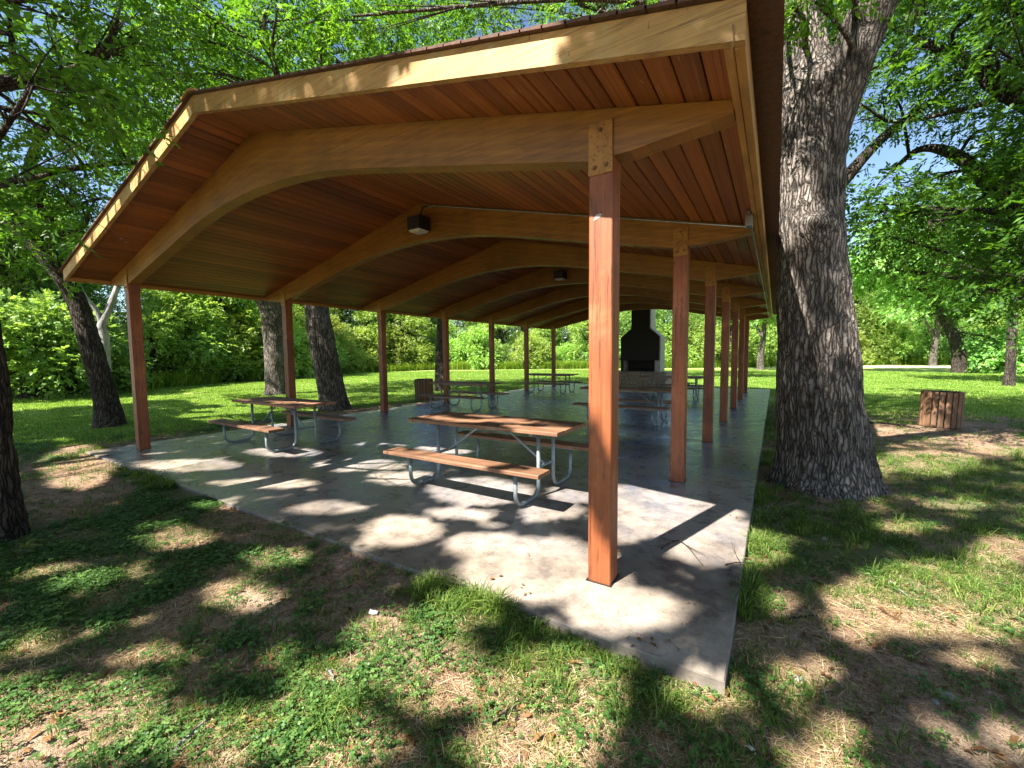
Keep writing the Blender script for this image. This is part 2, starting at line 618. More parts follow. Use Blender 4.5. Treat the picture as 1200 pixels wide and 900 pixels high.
def concrete_mat():
    m, N, L, bs = new_mat('concrete_sealed')
    v = obj_vec(N, L, False)
    n1 = tex(N, L, v, .55, 5, .6, None, .4)
    n2 = tex(N, L, v, 3.4, 7, .72)
    n3 = tex(N, L, v, 60, 5, .75)
    n4 = tex(N, L, v, 9, 4, .6)
    c1 = ramp(N, [(.17, .135, .100), (.32, .262, .200), (.45, .375, .290)], [.34, .5, .66])
    L.new(n2.outputs['Fac'], c1.inputs['Fac'])
    st = ramp(N, [(.42, .40, .39), (1, 1, 1)], [.40, .56])
    L.new(n1.outputs['Fac'], st.inputs['Fac'])
    c = mixrgb(N, L, .8, c1.outputs[0], st.outputs[0], 'MULTIPLY')
    gr = ramp(N, [(.45, .44, .43), (.95, .95, .95), (1.25, 1.25, 1.25)], [.28, .46, .72])
    L.new(n3.outputs['Fac'], gr.inputs['Fac'])
    c = mixrgb(N, L, .7, c, gr.outputs[0], 'MULTIPLY')
    sp = ramp(N, [(1, 1, 1), (.55, .42, .33)], [.66, .76])
    L.new(n4.outputs['Fac'], sp.inputs['Fac'])
    c = mixrgb(N, L, .6, c, sp.outputs[0], 'MULTIPLY')
    # blue sky sheen of the covered floor mixed into the colour, stronger inward
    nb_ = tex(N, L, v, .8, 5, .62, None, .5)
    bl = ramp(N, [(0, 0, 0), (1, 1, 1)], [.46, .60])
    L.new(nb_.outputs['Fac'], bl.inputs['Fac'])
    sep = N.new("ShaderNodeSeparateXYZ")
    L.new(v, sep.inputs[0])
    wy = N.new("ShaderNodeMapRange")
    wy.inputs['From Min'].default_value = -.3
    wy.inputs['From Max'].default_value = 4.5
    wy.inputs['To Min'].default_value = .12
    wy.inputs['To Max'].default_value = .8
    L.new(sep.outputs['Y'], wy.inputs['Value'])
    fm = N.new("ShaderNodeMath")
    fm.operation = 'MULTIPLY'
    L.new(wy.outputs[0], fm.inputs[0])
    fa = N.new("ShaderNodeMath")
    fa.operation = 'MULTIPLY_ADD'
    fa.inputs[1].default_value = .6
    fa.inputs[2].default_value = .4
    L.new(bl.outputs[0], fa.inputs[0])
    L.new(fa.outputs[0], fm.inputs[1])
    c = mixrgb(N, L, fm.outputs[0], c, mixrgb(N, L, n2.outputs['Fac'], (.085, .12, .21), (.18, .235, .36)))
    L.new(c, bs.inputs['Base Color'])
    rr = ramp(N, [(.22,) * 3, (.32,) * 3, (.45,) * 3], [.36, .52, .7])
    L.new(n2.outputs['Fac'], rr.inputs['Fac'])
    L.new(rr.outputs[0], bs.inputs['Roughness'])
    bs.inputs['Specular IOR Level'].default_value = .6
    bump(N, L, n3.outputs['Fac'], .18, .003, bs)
    return m


def ground_mat():
    m, N, L, bs = new_mat('ground_soil_turf')
    v = obj_vec(N, L, False)
    a = N.new("ShaderNodeAttribute")
    a.attribute_name = 'grass'
    lw = N.new("ShaderNodeAttribute")
    lw.attribute_name = 'lawn'
    n1 = tex(N, L, v, 1.6, 6, .65)
    n2 = tex(N, L, v, 24, 5, .7)
    n3 = tex(N, L, v, 110, 3, .7)
    soil = ramp(N, [(.080, .042, .027), (.255, .155, .100), (.47, .35, .25)], [.34, .5, .66])
    L.new(n2.outputs['Fac'], soil.inputs['Fac'])
    tan = ramp(N, [(.18, .095, .058), (.46, .36, .25)], [.35, .65])
    L.new(n1.outputs['Fac'], tan.inputs['Fac'])
    s = mixrgb(N, L, .42, soil.outputs[0], tan.outputs[0])
    fk = ramp(N, [(.22, .19, .17), (1, 1, 1)], [.40, .50])
    L.new(n3.outputs['Fac'], fk.inputs['Fac'])
    s = mixrgb(N, L, .7, s, fk.outputs[0], 'MULTIPLY')
    gr = ramp(N, [(.050, .062, .022), (.105, .125, .045), (.24, .20, .105)], [.3, .5, .70])
    L.new(n3.outputs['Fac'], gr.inputs['Fac'])
    lawnc = ramp(N, [(.17, .24, .045), (.28, .35, .095), (.42, .43, .19)], [.3, .52, .75])
    L.new(n2.outputs['Fac'], lawnc.inputs['Fac'])
    pat = ramp(N, [(0, 0, 0), (1, 1, 1)], [.50, .68])
    L.new(tex(N, L, v, .35, 5, .62).outputs['Fac'], pat.inputs['Fac'])
    lwn = mixrgb(N, L, pat.outputs[0], lawnc.outputs[0], (.36, .34, .15))
    g = mixrgb(N, L, lw.outputs['Fac'], gr.outputs[0], lwn)
    mk = N.new("ShaderNodeMath")
    mk.operation = 'ADD'
    off = N.new("ShaderNodeMath")
    off.operation = 'MULTIPLY_ADD'
    off.inputs[1].default_value = .5
    off.inputs[2].default_value = -.25
    L.new(n2.outputs['Fac'], off.inputs[0])
    L.new(a.outputs['Fac'], mk.inputs[0])
    L.new(off.outputs[0], mk.inputs[1])
    mr = ramp(N, [(0, 0, 0), (1, 1, 1)], [.35, .75])
    L.new(mk.outputs[0], mr.inputs['Fac'])
    c = mixrgb(N, L, mr.outputs[0], s, g)
    L.new(c, bs.inputs['Base Color'])
    bs.inputs['Roughness'].default_value = .95
    bs.inputs['Specular IOR Level'].default_value = .15
    ad = N.new("ShaderNodeMath")
    L.new(n2.outputs['Fac'], ad.inputs[0])
    L.new(n3.outputs['Fac'], ad.inputs[1])
    bump(N, L, ad.outputs[0], .8, .02, bs)
    return m


def stone_mat(name, a, b, scale=7):
    m, N, L, bs = new_mat(name)
    v = obj_vec(N, L)
    n = tex(N, L, v, scale, 6, .65)
    r = ramp(N, [a, b], [.32, .68])
    L.new(n.outputs['Fac'], r.inputs['Fac'])
    oi = N.new("ShaderNodeObjectInfo")
    L.new(r.outputs[0], bs.inputs['Base Color'])
    bs.inputs['Roughness'].default_value = .85
    bump(N, L, n.outputs['Fac'], .5, .02, bs)
    return m


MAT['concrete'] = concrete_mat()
MAT['ground'] = ground_mat()
MAT['limestone'] = stone_mat('limestone_pale', (.30, .28, .25), (.50, .48, .44))
MAT['hearthstone'] = stone_mat('hearth_fieldstone', (.20, .15, .10), (.42, .34, .24), 9)
MAT['shingle'] = stone_mat('roof_shingle_brown', (.055, .028, .018), (.12, .055, .034), 30)
MAT['pebble'] = stone_mat('pebble_grey', (.15, .135, .12), (.30, .28, .26), 20)
MAT['slab_side'] = stone_mat('concrete_side_dirty', (.10, .082, .065), (.24, .205, .17), 6)
MAT['path'] = stone_mat('path_pale', (.42, .38, .33), (.55, .50, .44), 3)


def plain(name, c, rough=.6):
    m, N, L, bs = new_mat(name)
    v = obj_vec(N, L)
    n = tex(N, L, v, 18, 4, .6)
    r = ramp(N, [tuple(x * .8 for x in c), tuple(min(1, x * 1.1) for x in c)], [.35, .65])
    L.new(n.outputs['Fac'], r.inputs['Fac'])
    L.new(r.outputs[0], bs.inputs['Base Color'])
    bs.inputs['Roughness'].default_value = rough
    return m


MAT['diffuser'] = plain('light_diffuser_dusty', (.55, .53, .45), .4)
MAT['paper'] = plain('paper_white', (.75, .76, .78), .6)
MAT['sticker'] = plain('sticker_grey_white', (.42, .38, .36), .6)
MAT['yellow'] = plain('paint_yellow', (.70, .42, .03), .5)
MAT['blue'] = plain('paint_pale_blue', (.35, .52, .75), .5)
MAT['mulch'] = plain('mulch_red', (.22, .12, .08), .9)

# ------------------------------------------------------------------ ground
RIDGE_X, SLOPE, Z_APEX = -4.252, 0.240, 4.215
S_BAY, W_BAY = 2.7321, 8.505
SLAB = (-9.14, 0.842, -0.614, 18.79)


def slab_dist(x, y):
    dx = np.maximum(np.maximum(SLAB[0] - x, x - SLAB[1]), 0)
    dy = np.maximum(np.maximum(SLAB[2] - y, y - SLAB[3]), 0)
    return np.hypot(dx, dy)


def ground_z(x, y):
    x, y = np.asarray(x, float), np.asarray(y, float)
    z = -.085 + .07 * (nz2(x, y, .45, 3, 3) - .5) + .018 * (nz2(x, y, 3.0, 2, 9) - .5)
    d = slab_dist(x, y)
    front = sstep(.3, -.8, x) * sstep(.6, -.3, y)
    left = sstep(-2.5, -5.5, x)
    z = z + (.030 * left + .038 * front) * np.exp(-d * .7) + .012 * front * np.exp(-d / .12) * nz2(x, y, 2.2, 3, 15)
    z = np.minimum(z, -.012)
    return np.where((d < .006), np.minimum(z, -.03), z)


def lawn_mask(x, y):
    wob = 2.2 * (nz2(x, y, .22, 3, 21) - .5)
    l = sstep(-10.0, -11.6, x + wob * .5) * sstep(-2.5, 0.5, y + wob)
    far = sstep(10.5, 15.0, y + wob * 1.6)
    far_l = sstep(-14, -18, x + wob)
    return np.clip(np.maximum(np.maximum(l, far), far_l), 0, 1)


def grass_mask(x, y):
    """share of the ground that carries green growth"""
    n = nz2(x, y, .85, 4, 41)
    m = sstep(.43, .60, n)
    d = slab_dist(x, y)
    edge = np.exp(-((d - .10) / .16) ** 2) * sstep(.42, .60, nz2(x, y, 1.3, 2, 77))
    m = np.maximum(m * (.75 + .25 * sstep(.1, .5, d)), edge)
    # bare, trodden soil round the big trunk and by the bin
    for cx, cy, r in ((1.6, 3.7, 1.3), (1.5, 7.5, 1.0), (-5.2, -2.2, .6)):
        m = m * (1 - .8 * np.exp(-((x - cx) ** 2 + (y - cy) ** 2) / (r * r)))
    for px_, py_, r, k in ((620, 845, .42, -.85), (520, 790, .35, -.7), (960, 770, .40, -.75), (1050, 840, .40, -.8), (400, 690, .5, -.5), (150, 850, .3, -.6), (1040, 700, .45, -.6), (560, 890, .3, -.5),
                           (330, 850, .30, .5), (250, 790, .36, .45), (120, 790, .30, -.6), (220, 700, .35, -.5), (60, 870, .25, -.7), (430, 880, .22, -.5), (780, 800, .40, .8), (1000, 640, .6, .5), (60, 620, .8, .4), (880, 820, .25, .5)):
        c_ = at(px_, py_, -.07)
        w_ = np.exp(-((x - c_[0]) ** 2 + (y - c_[1]) ** 2) / (r * r))
        m = m * (1 + k * w_) if k < 0 else m + k * w_ * (1 - m)
    return np.clip(np.maximum(m, lawn_mask(x, y)), 0, 1)


def warp_axis(n, inner, outer):
    t = np.linspace(-1, 1, n)
    return np.sign(t) * (inner * np.abs(t) + (outer - inner) * np.abs(t) ** 7)


gx = warp_axis(420, 20, 420) - 2.0
gy = warp_axis(420, 20, 420) + 3.0
GX, GY = np.meshgrid(gx, gy, indexing='ij')
GZ = ground_z(GX, GY)
n = len(gx)
i, j = np.meshgrid(np.arange(n - 1), np.arange(n - 1), indexing='ij')
GF = np.stack([i * n + j, (i + 1) * n + j, (i + 1) * n + j + 1, i * n + j + 1], -1).reshape(-1, 4)
me = make_mesh('ground', np.stack([GX, GY, GZ], -1).reshape(-1, 3), GF, MAT['ground'], True,
               {'grass': grass_mask(GX, GY), 'lawn': lawn_mask(GX, GY)})
ground = obj('ground', me, kind='structure')

# slab with a slightly worn arris
mb = MB()
x0, x1, y0, y1 = SLAB
c = .007
ring = lambda q, z: [(x0 + q, y0 + q, z), (x1 - q, y0 + q, z), (x1 - q, y1 - q, z), (x0 + q, y1 - q, z)]
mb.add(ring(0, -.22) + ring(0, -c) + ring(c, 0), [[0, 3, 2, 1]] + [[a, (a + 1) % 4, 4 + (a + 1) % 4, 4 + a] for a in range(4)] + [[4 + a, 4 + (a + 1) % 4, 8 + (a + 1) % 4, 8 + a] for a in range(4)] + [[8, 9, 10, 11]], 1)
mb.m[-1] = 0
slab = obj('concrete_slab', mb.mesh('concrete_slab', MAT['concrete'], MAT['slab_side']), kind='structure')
slab['label'] = 'weathered grey concrete floor slab under the pavilion'

# footpath far across the lawn
pa, pb = at(1000, 430, -.08), at(1220, 430.5, -.08)
dirp = unit((pb - pa)[:2])
npn = np.array([-dirp[1], dirp[0]])
ext = [pa[:2] - dirp * 30, pb[:2] + dirp * 40]
mb = MB()
V = []
for p in ext:
    for s in (-.9, .9):
        q = p + npn * s
        V += [(q[0], q[1], -.2), (q[0], q[1], .012)]
mb.add(V, [[1, 3, 7, 5], [0, 1, 5, 4], [2, 6, 7, 3], [0, 2, 3, 1], [4, 5, 7, 6]])
obj('footpath', mb.mesh('footpath', MAT['path']), kind='structure')

# ------------------------------------------------------------------ pavilion
PAV = np.array([RIDGE_X, 8.2, 0.0])
pav = thing('picnic_pavilion', 'open timber picnic pavilion with low gable roof, arched beams and red posts', 'pavilion', PAV)
L_ = lambda x, y, z: (x - PAV[0], y - PAV[1], z - PAV[2])
zu = lambda x: Z_APEX - SLOPE * abs(x - RIDGE_X)
THETA = math.atan(SLOPE)
PW = .162
hp = PW / 2

# posts
mb = MB()
mb.box((-hp, -hp, .006), (hp, hp, 2.885), .006)
post_me = mb.mesh('post', MAT['post'])
mb = MB()
mb.box((-hp - .012, -hp - .012, .0), (hp + .012, hp + .012, .006))
base_me = mb.mesh('base_plate', MAT['darkmetal'])
mb = MB()
mb.add([(-.081, 0, 2.775), (.081, 0, 2.775), (.081, 0, 3.105), (-.081, 0, 3.105), (-.081, -.009, 2.775), (.081, -.009, 2.775), (.081, -.009, 3.105), (-.081, -.009, 3.105)],
       [[0, 1, 2, 3], [7, 6, 5, 4], [0, 4, 5, 1], [1, 5, 6, 2], [2, 6, 7, 3], [3, 7, 4, 0]])
plate_me = mb.mesh('connector_plate', MAT['plate'])
mb = MB()
for r0, r1, y_a, y_b in ((.017, .017, 0, -.003), (.0125, .010, -.003, -.012)):
    th = np.linspace(0, 2 * math.pi, 8, endpoint=False)
    A = [(r0 * math.cos(t), y_a, r0 * math.sin(t)) for t in th] + [(r1 * math.cos(t), y_b, r1 * math.sin(t)) for t in th]
    mb.add(A, [[k, (k + 1) % 8, 8 + (k + 1) % 8, 8 + k] for k in range(8)] + [list(range(8, 16))])
bolt_me = mb.mesh('bolt', MAT['bolt'])
for k in range(7):
    for px_ in (0.0, -W_BAY):
        p = obj('post', post_me, pav, L_(px_, k * S_BAY, 0))
        obj('base_plate', base_me, p)
        for sgn in (1, -1):
            pl = obj('connector_plate', plate_me, p, (0, -sgn * (hp + .001), 0), (0, 0, 0 if sgn > 0 else math.pi))
            if sgn > 0:
                for bx_, bz_ in ((.0, 3.055), (-.038, 2.822), (.042, 2.828)):
                    obj('bolt', bolt_me, p, (bx_, -hp - .010, bz_))

def on_plane_y(px_, py_, y_):
    d = FWD + RIGHT * (px_ - 600) / FPX - UP * (py_ - 450) / FPX
    return CAM + d * ((y_ - CAM[1]) / d[1])


mb = MB()
q4 = [on_plane_y(a_, b_, -hp - .0012) for a_, b_ in ((695, 259), (704, 254), (705.5, 250), (699, 251))]
mb.add([tuple(q_) for q_ in q4] + [(q_[0], q_[1] + .0008, q_[2]) for q_ in q4], [[0, 1, 2, 3], [7, 6, 5, 4], [0, 4, 5, 1], [1, 5, 6, 2], [2, 6, 7, 3], [3, 7, 4, 0]])
first_post = [o for o in pav.children if o.name.startswith('post')][0]
obj('sticker', mb.mesh('sticker', MAT['sticker']), first_post, (0, 0, 0))['label'] = 'torn white sticker remnant'

# arched glued-laminated beams
ds = np.concatenate([np.linspace(0, 1.9, 15), np.linspace(2.3, 4.16, 6)])
low = [3.575 - .0567 * d * d if d <= 1.9 else 3.575 - .0567 * 3.61 - .2155 * (d - 1.9) for d in ds]
tip = [(4.44, low[-1] - .004), (5.02, 2.935)]
prof = [(d, z) for d, z in zip(ds, low)] + tip
bot = [(-d, z) for d, z in prof[::-1]] + prof[1:]
top = [(5.02, zu(RIDGE_X + 5.02) - .003), (0, Z_APEX - .003), (-5.02, zu(RIDGE_X + 5.02) - .003)]
mb = MB()
hb = .0755
nb = len(bot)
V = [(x, -hb, z) for x, z in bot] + [(x, hb, z) for x, z in bot] + [(x, -hb, zu(RIDGE_X + x) - .003) for x, z in bot] + [(x, hb, zu(RIDGE_X + x) - .003) for x, z in bot]
F = []
for k in range(nb - 1):
    F += [[k, k + 1, 2 * nb + k + 1, 2 * nb + k], [nb + k + 1, nb + k, 3 * nb + k, 3 * nb + k + 1], [k + 1, k, nb + k, nb + k + 1], [2 * nb + k, 2 * nb + k + 1, 3 * nb + k + 1, 3 * nb + k]]
F += [[0, 2 * nb, 3 * nb, nb], [nb - 1, 2 * nb - 1, 4 * nb - 1, 3 * nb - 1]]
mb.add(V, F)
beam_me = mb.mesh('beam', MAT['beam'])
for k in range(7):
    obj('beam', beam_me, pav, (0, k * S_BAY - PAV[1], 0))

# roof: core, shingles, planks, boards
Y0, Y1 = -.656, 17.05
roof_core = MB()
for s in (-1, 1):
    pr = [(0, Z_APEX + .043), (s * 5.06, Z_APEX - SLOPE * 5.06 + .043), (s * 5.06, Z_APEX - SLOPE * 5.06 + .128), (0, Z_APEX + .128)]
    roof_core.prism(pr if s > 0 else pr[::-1], 1, Y0 + .05 - PAV[1], Y1 - .05 - PAV[1])
roof = obj('roof', roof_core.mesh('roof', MAT['shingle']), pav)
for s in (-1, 1):
    mb = MB()
    # staggered courses of shingles, each a little proud of the one below it
    nco = 38
    for q in range(nco):
        d0, d1 = 5.24 * q / nco, 5.24 * (q + 1) / nco + .01
        za, zb = Z_APEX - SLOPE * d0 + .132, Z_APEX - SLOPE * d1 + .132
        pr = [(s * d0, za), (s * d1, zb), (s * d1, zb + .022), (s * d0, za + .014)]
        mb.prism(pr if s > 0 else pr[::-1], 1, Y0 - .035 - PAV[1], Y1 + .035 - PAV[1])
    obj('shingle_cover', mb.mesh('shingle_cover', MAT['shingle']), roof, kind='stuff')
# ridge cap
mb = MB()
for s in (-1, 1):
    pr = [(0, Z_APEX + .150), (s * .16, Z_APEX + .150 - SLOPE * .16), (s * .16, Z_APEX + .172 - SLOPE * .16), (0, Z_APEX + .172)]
    mb.prism(pr if s > 0 else pr[::-1], 1, Y0 - .05 - PAV[1], Y1 + .05 - PAV[1])
obj('ridge_cap', mb.mesh('ridge_cap', MAT['fascia_y']), roof)

# tongue-and-groove ceiling planks running the length of the roof
NPL = 36
slope_len = 5.045 / math.cos(THETA)
pw = slope_len / NPL
mb = MB()
g = .0045
ch = .008
mb.prism([(-pw / 2 + g + ch, 0), (pw / 2 - g - ch, 0), (pw / 2 - g, ch), (pw / 2 - g, .036), (-pw / 2 + g, .036), (-pw / 2 + g, ch)], 1, 0, 1)
plank_me = mb.mesh('plank', MAT['plank'])
ya, yb = Y0 + .048, Y1 - .048
for s in (-1, 1):
    for q in range(NPL):
        a = (q + .5) * pw
        cx = RIDGE_X + s * a * math.cos(THETA)
        cz = Z_APEX - a * math.sin(THETA)
        cuts = sorted([ya, random.uniform(2.9, 8), random.uniform(9, 15), yb])
        dz = random.uniform(-.0025, .001)
        for u0, u1 in zip(cuts[:-1], cuts[1:]):
            obj('plank', plank_me, roof, (cx - PAV[0], u0 + .0015 - PAV[1], cz + dz + random.uniform(-.001, .001)), (0, s * THETA, 0), (1, u1 - u0 - .003, 1))

# rake boards on both gables (a single board each side of the apex)
for yy, t in ((Y0, .045), (Y1 - .045, .045)):
    for s in (-1, 1):
        mb = MB()
        lo, hi = -.045, .130
        pr = [(s * .004, Z_APEX + lo), (s * 5.11, Z_APEX - SLOPE * 5.11 + lo), (s * 5.11, Z_APEX - SLOPE * 5.11 + hi), (s * .004, Z_APEX + hi)]
        mb.prism(pr if s > 0 else pr[::-1], 1, 0, t)
        obj('rake_board', mb.mesh('rake_board', MAT['fascia']), roof, (0, yy - PAV[1], 0))
# eave boards
ze = Z_APEX - SLOPE * 5.11
for s in (-1, 1):
    mb = MB()
    mb.box((-.022, Y0 + .047 - PAV[1], ze - .045), (.022, Y1 - .047 - PAV[1], ze + .125), .004)
    obj('eave_board', mb.mesh('eave_board', MAT['fascia_y']), roof, (s * 5.088, 0, 0))
    mb = MB()
    mb.box((-.02, Y0 + .05 - PAV[1], ze - .028), (.02, Y1 - .05 - PAV[1], ze + .02), .004)
    obj('eave_trim', mb.mesh('eave_trim', MAT['fascia_y']), roof, (s * 5.042, 0, 0))

# splinter hanging off the front corner of the eave
mb = MB()
mb.tube([(.81, Y0 - .004, 3.02), (.815, Y0 - .008, 2.95), (.80, Y0 - .012, 2.88)], [.004, .003, .001], 5)
sp = obj('splinter', mb.mesh('splinter', MAT['straw']), pav, tuple(-PAV))


# ------------------------------------------------------------------ light fixtures and conduit
def light_fixture(yf, label):
    t = thing('light_fixture', label, 'light', (-4.12, yf - hb - .16, 3.66), 0, 'box lights on the beams')
    mb = MB()
    mb.box((-.135, -.13, .03), (.135, .13, .25), .02)
    mb.box((-.05, .13, .06), (.05, .158, .2), .0)
    obj('housing', mb.mesh('housing', MAT['darkmetal']), t)
    mb = MB()
    mb.add([(-.12, -.115, .03), (.12, -.115, .03), (.12, .115, .03), (-.12, .115, .03), (-.10, -.095, 0), (.10, -.095, 0), (.10, .095, 0), (-.10, .095, 0)],
           [[0, 1, 5, 4], [1, 2, 6, 5], [2, 3, 7, 6], [3, 0, 4, 7], [7, 4, 5, 6]])
    obj('diffuser', mb.mesh('diffuser', MAT['diffuser']), t)
    mb = MB()
    mb.tube(spline([(.03, .02, .25), (.03, .03, .34), (.04, .08, .43), (.08, .145, .455)], 10), .010, 6)
    obj('feed_pipe', mb.mesh('feed_pipe', MAT['darkmetal']), t)
    return t


for yf, lab in ((S_BAY, 'dark box light with pale diffuser on the second arched beam'), (3 * S_BAY, 'dark box light on the fourth arched beam, deep under the roof')):
    light_fixture(yf, lab)
mb = MB()
yc = S_BAY - hb - .016
pts = [(-4.04, yc, zu(-4.04) - .06)] + [(x, yc, zu(x) - .030) for x in np.linspace(-3.9, .70, 8)]
mb.tube(pts, .011, 6)
pts = [(.70, yc, zu(.7) - .03), (.755, yc - .1, zu(.75) - .05), (.765, yc - .3, zu(.76) - .04)]
mb.tube(pts, .011, 6)
zc = zu(.76) - .05
mb.tube([(.745, yc - .6, zc + .01), (.745, 1.9, zc), (.75, 2.6, zc - .03), (.755, 4.6, zc - .07), (.755, 9, zc - .06), (.755, 16.8, zc - .05)], .011, 6)
cnd = obj('conduit', mb.mesh('conduit', MAT['conduit']))
tag(cnd, 'thin grey electrical conduit along the second beam and the eave', 'conduit')
mb = MB()
mb.box((.715, 2.05, zu(.75) - .16), (.775, 2.20, zu(.75) - .05), .005)
jb = obj('junction_box', mb.mesh('junction_box', MAT['conduit']))
tag(jb, 'small grey junction box inside the eave by the conduit', 'junction box')


# ------------------------------------------------------------------ picnic tables
def rounded_u(y_a, z_a, y_b, z_b, x, r=.14, zb=.026):
    s = 1 if y_b > y_a else -1
    P = [(x, y_a, z_a), (x, y_a, zb + r)]
    for t in np.linspace(0, math.pi / 2, 7)[1:]:
        P.append((x, y_a + s * r * (1 - math.cos(t)), zb + r - r * math.sin(t)))
    for t in np.linspace(0, math.pi / 2, 7):
        P.append((x, y_b - s * r * (1 - math.sin(t)), zb + r - r * math.cos(t)))
    P.append((x, y_b, z_b))
    return P


TL, BY, LY = 1.08, .685, .185
table_meshes = []
TH, BH = .79, .445
mb = MB()
bw = .80 / 4
mb.box((-TL, -bw / 2 + .003, -.042), (TL, bw / 2 - .003, 0), .005)
top_me = mb.mesh('top_board', MAT['table'])
mb = MB()
mb.box((-TL, -.128, -.042), (TL, .128, 0), .006)
bench_me = mb.mesh('bench_board', MAT['table'])
leg_mes = {}
for sx in (-1, 1):
    for sy in (-1, 1):
        mb = MB()
        mb.tube(rounded_u(sy * BY, BH - .075, sy * LY, TH - .075, sx * .745), .0225, 10)
        leg_mes[sx, sy] = mb.mesh('leg_frame', MAT['galv'], smooth=True)
mb = MB()
mb.box((-.86, -.03, -.072), (.86, .03, -.044), 0)
rail_me = mb.mesh('bench_rail', MAT['galv'])
mb = MB()
for sx in (-1, 1):
    mb.box((sx * .745 - .02, -.36, -.072), (sx * .745 + .02, .36, -.044))
mb.box((-.93, -.225, -.078), (-.93 + 1.86, -.205, -.0445))
mb.box((-.93, .205, -.078), (-.93 + 1.86, .225, -.0445))
toprail_me = mb.mesh('top_rail', MAT['galv'])
brace_mes = []
for sx in (-1, 1):
    mb = MB()
    mb.tube([(sx * .745, -LY, .335), (sx * .745, LY, .335)], .017, 8)
    brace_mes.append(('cross_bar', mb.mesh('cross_bar', MAT['galv'])))
    mb = MB()
    mb.tube([(sx * .735, 0, .34), (sx * .70, 0, .355), (sx * .22, 0, TH - .10), (sx * .16, 0, TH - .05)], .015, 8)
    brace_mes.append(('brace', mb.mesh('brace', MAT['galv'])))
mb = MB()
mb.box((-.24, -.205, TH - .072), (.24, .205, TH - .046))
brace_mes.append(('brace_plate', mb.mesh('brace_plate', MAT['galv'])))

TABLES = [
    (-1.97, 1.49, .0, 'sun-dappled picnic table beside the red corner post at the open gable'),
    (-6.83, 1.58, -.02, 'picnic table beside the gable-end post near the two leaning trunks'),
    (-6.98, 7.25, .02, 'picnic table next to the slatted bin outside the posts'),
    (-7.05, 13.25, .0, 'picnic table by the last posts facing the weedy woods edge'),
    (-1.97, 7.20, -.015, 'picnic table midway along the post row on the side of the big trunk'),
    (-2.08, 13.15, .02, 'picnic table standing in front of the stone fireplace hearth'),
]
for tx, ty, rz, lab in TABLES:
    t = thing('picnic_table', lab, 'picnic table', (tx, ty, .0), rz, 'picnic tables on the slab')
    for q in range(4):
        obj('top_board', top_me, t, (random.uniform(-.006, .006), (q - 1.5) * bw, TH + random.uniform(-.002, .001)))
    for sy in (-1, 1):
        b_ = obj('bench_board', bench_me, t, (0, sy * BY, BH))
        obj('bench_rail', rail_me, b_)
    for key, m_ in leg_mes.items():
        obj('leg_frame', m_, t)
    obj('top_rail', toprail_me, t, (0, 0, TH))
    for nm, m_ in brace_mes:
        obj(nm, m_, t)


# ------------------------------------------------------------------ slatted litter bins
def litter_bin(loc, label, h, r, tilt, rz):
    t = thing('litter_bin', label, 'bin', loc, rz, 'slatted litter bins')
    t.rotation_euler = (tilt[0], tilt[1], rz)
    mb = MB()
    ns = 20
    w = 2 * math.pi * r / ns * .80
    mb.box((-w / 2, -.016, 0), (w / 2, .016, h), .003)
    sm = mb.mesh('slat', MAT['slat'])
    for k in range(ns):
        a = 2 * math.pi * k / ns
        obj('slat', sm, t, (r * math.sin(a), -r * math.cos(a), .03 + random.uniform(-.003, .003)), (0, random.uniform(-.004, .004), a + random.uniform(-.012, .012)))
    mb = MB()
    th = np.linspace(0, 2 * math.pi, 25)
    rr = r - .045
    for z in (.14, h - .1):
        P = [(rr * 1.09 * math.cos(q), rr * 1.09 * math.sin(q), z) for q in th]
        mb.tube(P, .012, 5, cap=False)
    obj('hoop', mb.mesh('hoop', MAT['darkmetal']), t)
    mb = MB()
    n_ = 24
    th = np.linspace(0, 2 * math.pi, n_, endpoint=False)
    ring = lambda q, z: [(q * math.cos(a), q * math.sin(a), z) for a in th]
    mb.add(ring(rr, .02) + ring(rr, h + .025) + ring(rr - .02, h + .025) + ring(rr - .02, .06), [[k_ * n_ + a, k_ * n_ + (a + 1) % n_, (k_ + 1) * n_ + (a + 1) % n_, (k_ + 1) * n_ + a] for k_ in range(3) for a in range(n_)] + [list(range(n_))[::-1], list(range(3 * n_, 4 * n_))])
    obj('drum', mb.mesh('drum', MAT['drum']), t)
    return t


bR = at(1106, 502, -.09)
litter_bin((bR[0], bR[1] + .3, -.11), 'brown wooden slatted litter bin standing alone on the grass', .78, .335, (.0, .025), .1)
bL = at(493, 470, -.09)
litter_bin((bL[0], bL[1] + .2, -.10), 'brown wooden slatted litter bin at the slab edge behind a table', .80, .33, (.01, -.01), .5)

# ------------------------------------------------------------------ fireplace at the far end
fy = 17.30
fp = thing('fireplace', 'tall stone fireplace with sooty black hood at the far end of the slab', 'fireplace', (-4.42, fy, 0))
fx = lambda x: x + 4.42
mb = MB()
prof = [(-.94, .77), (.90, .77), (.90, 2.40), (.45, 2.80), (.45, 5.3), (-.45, 5.3), (-.45, 2.80), (-.94, 2.40)]
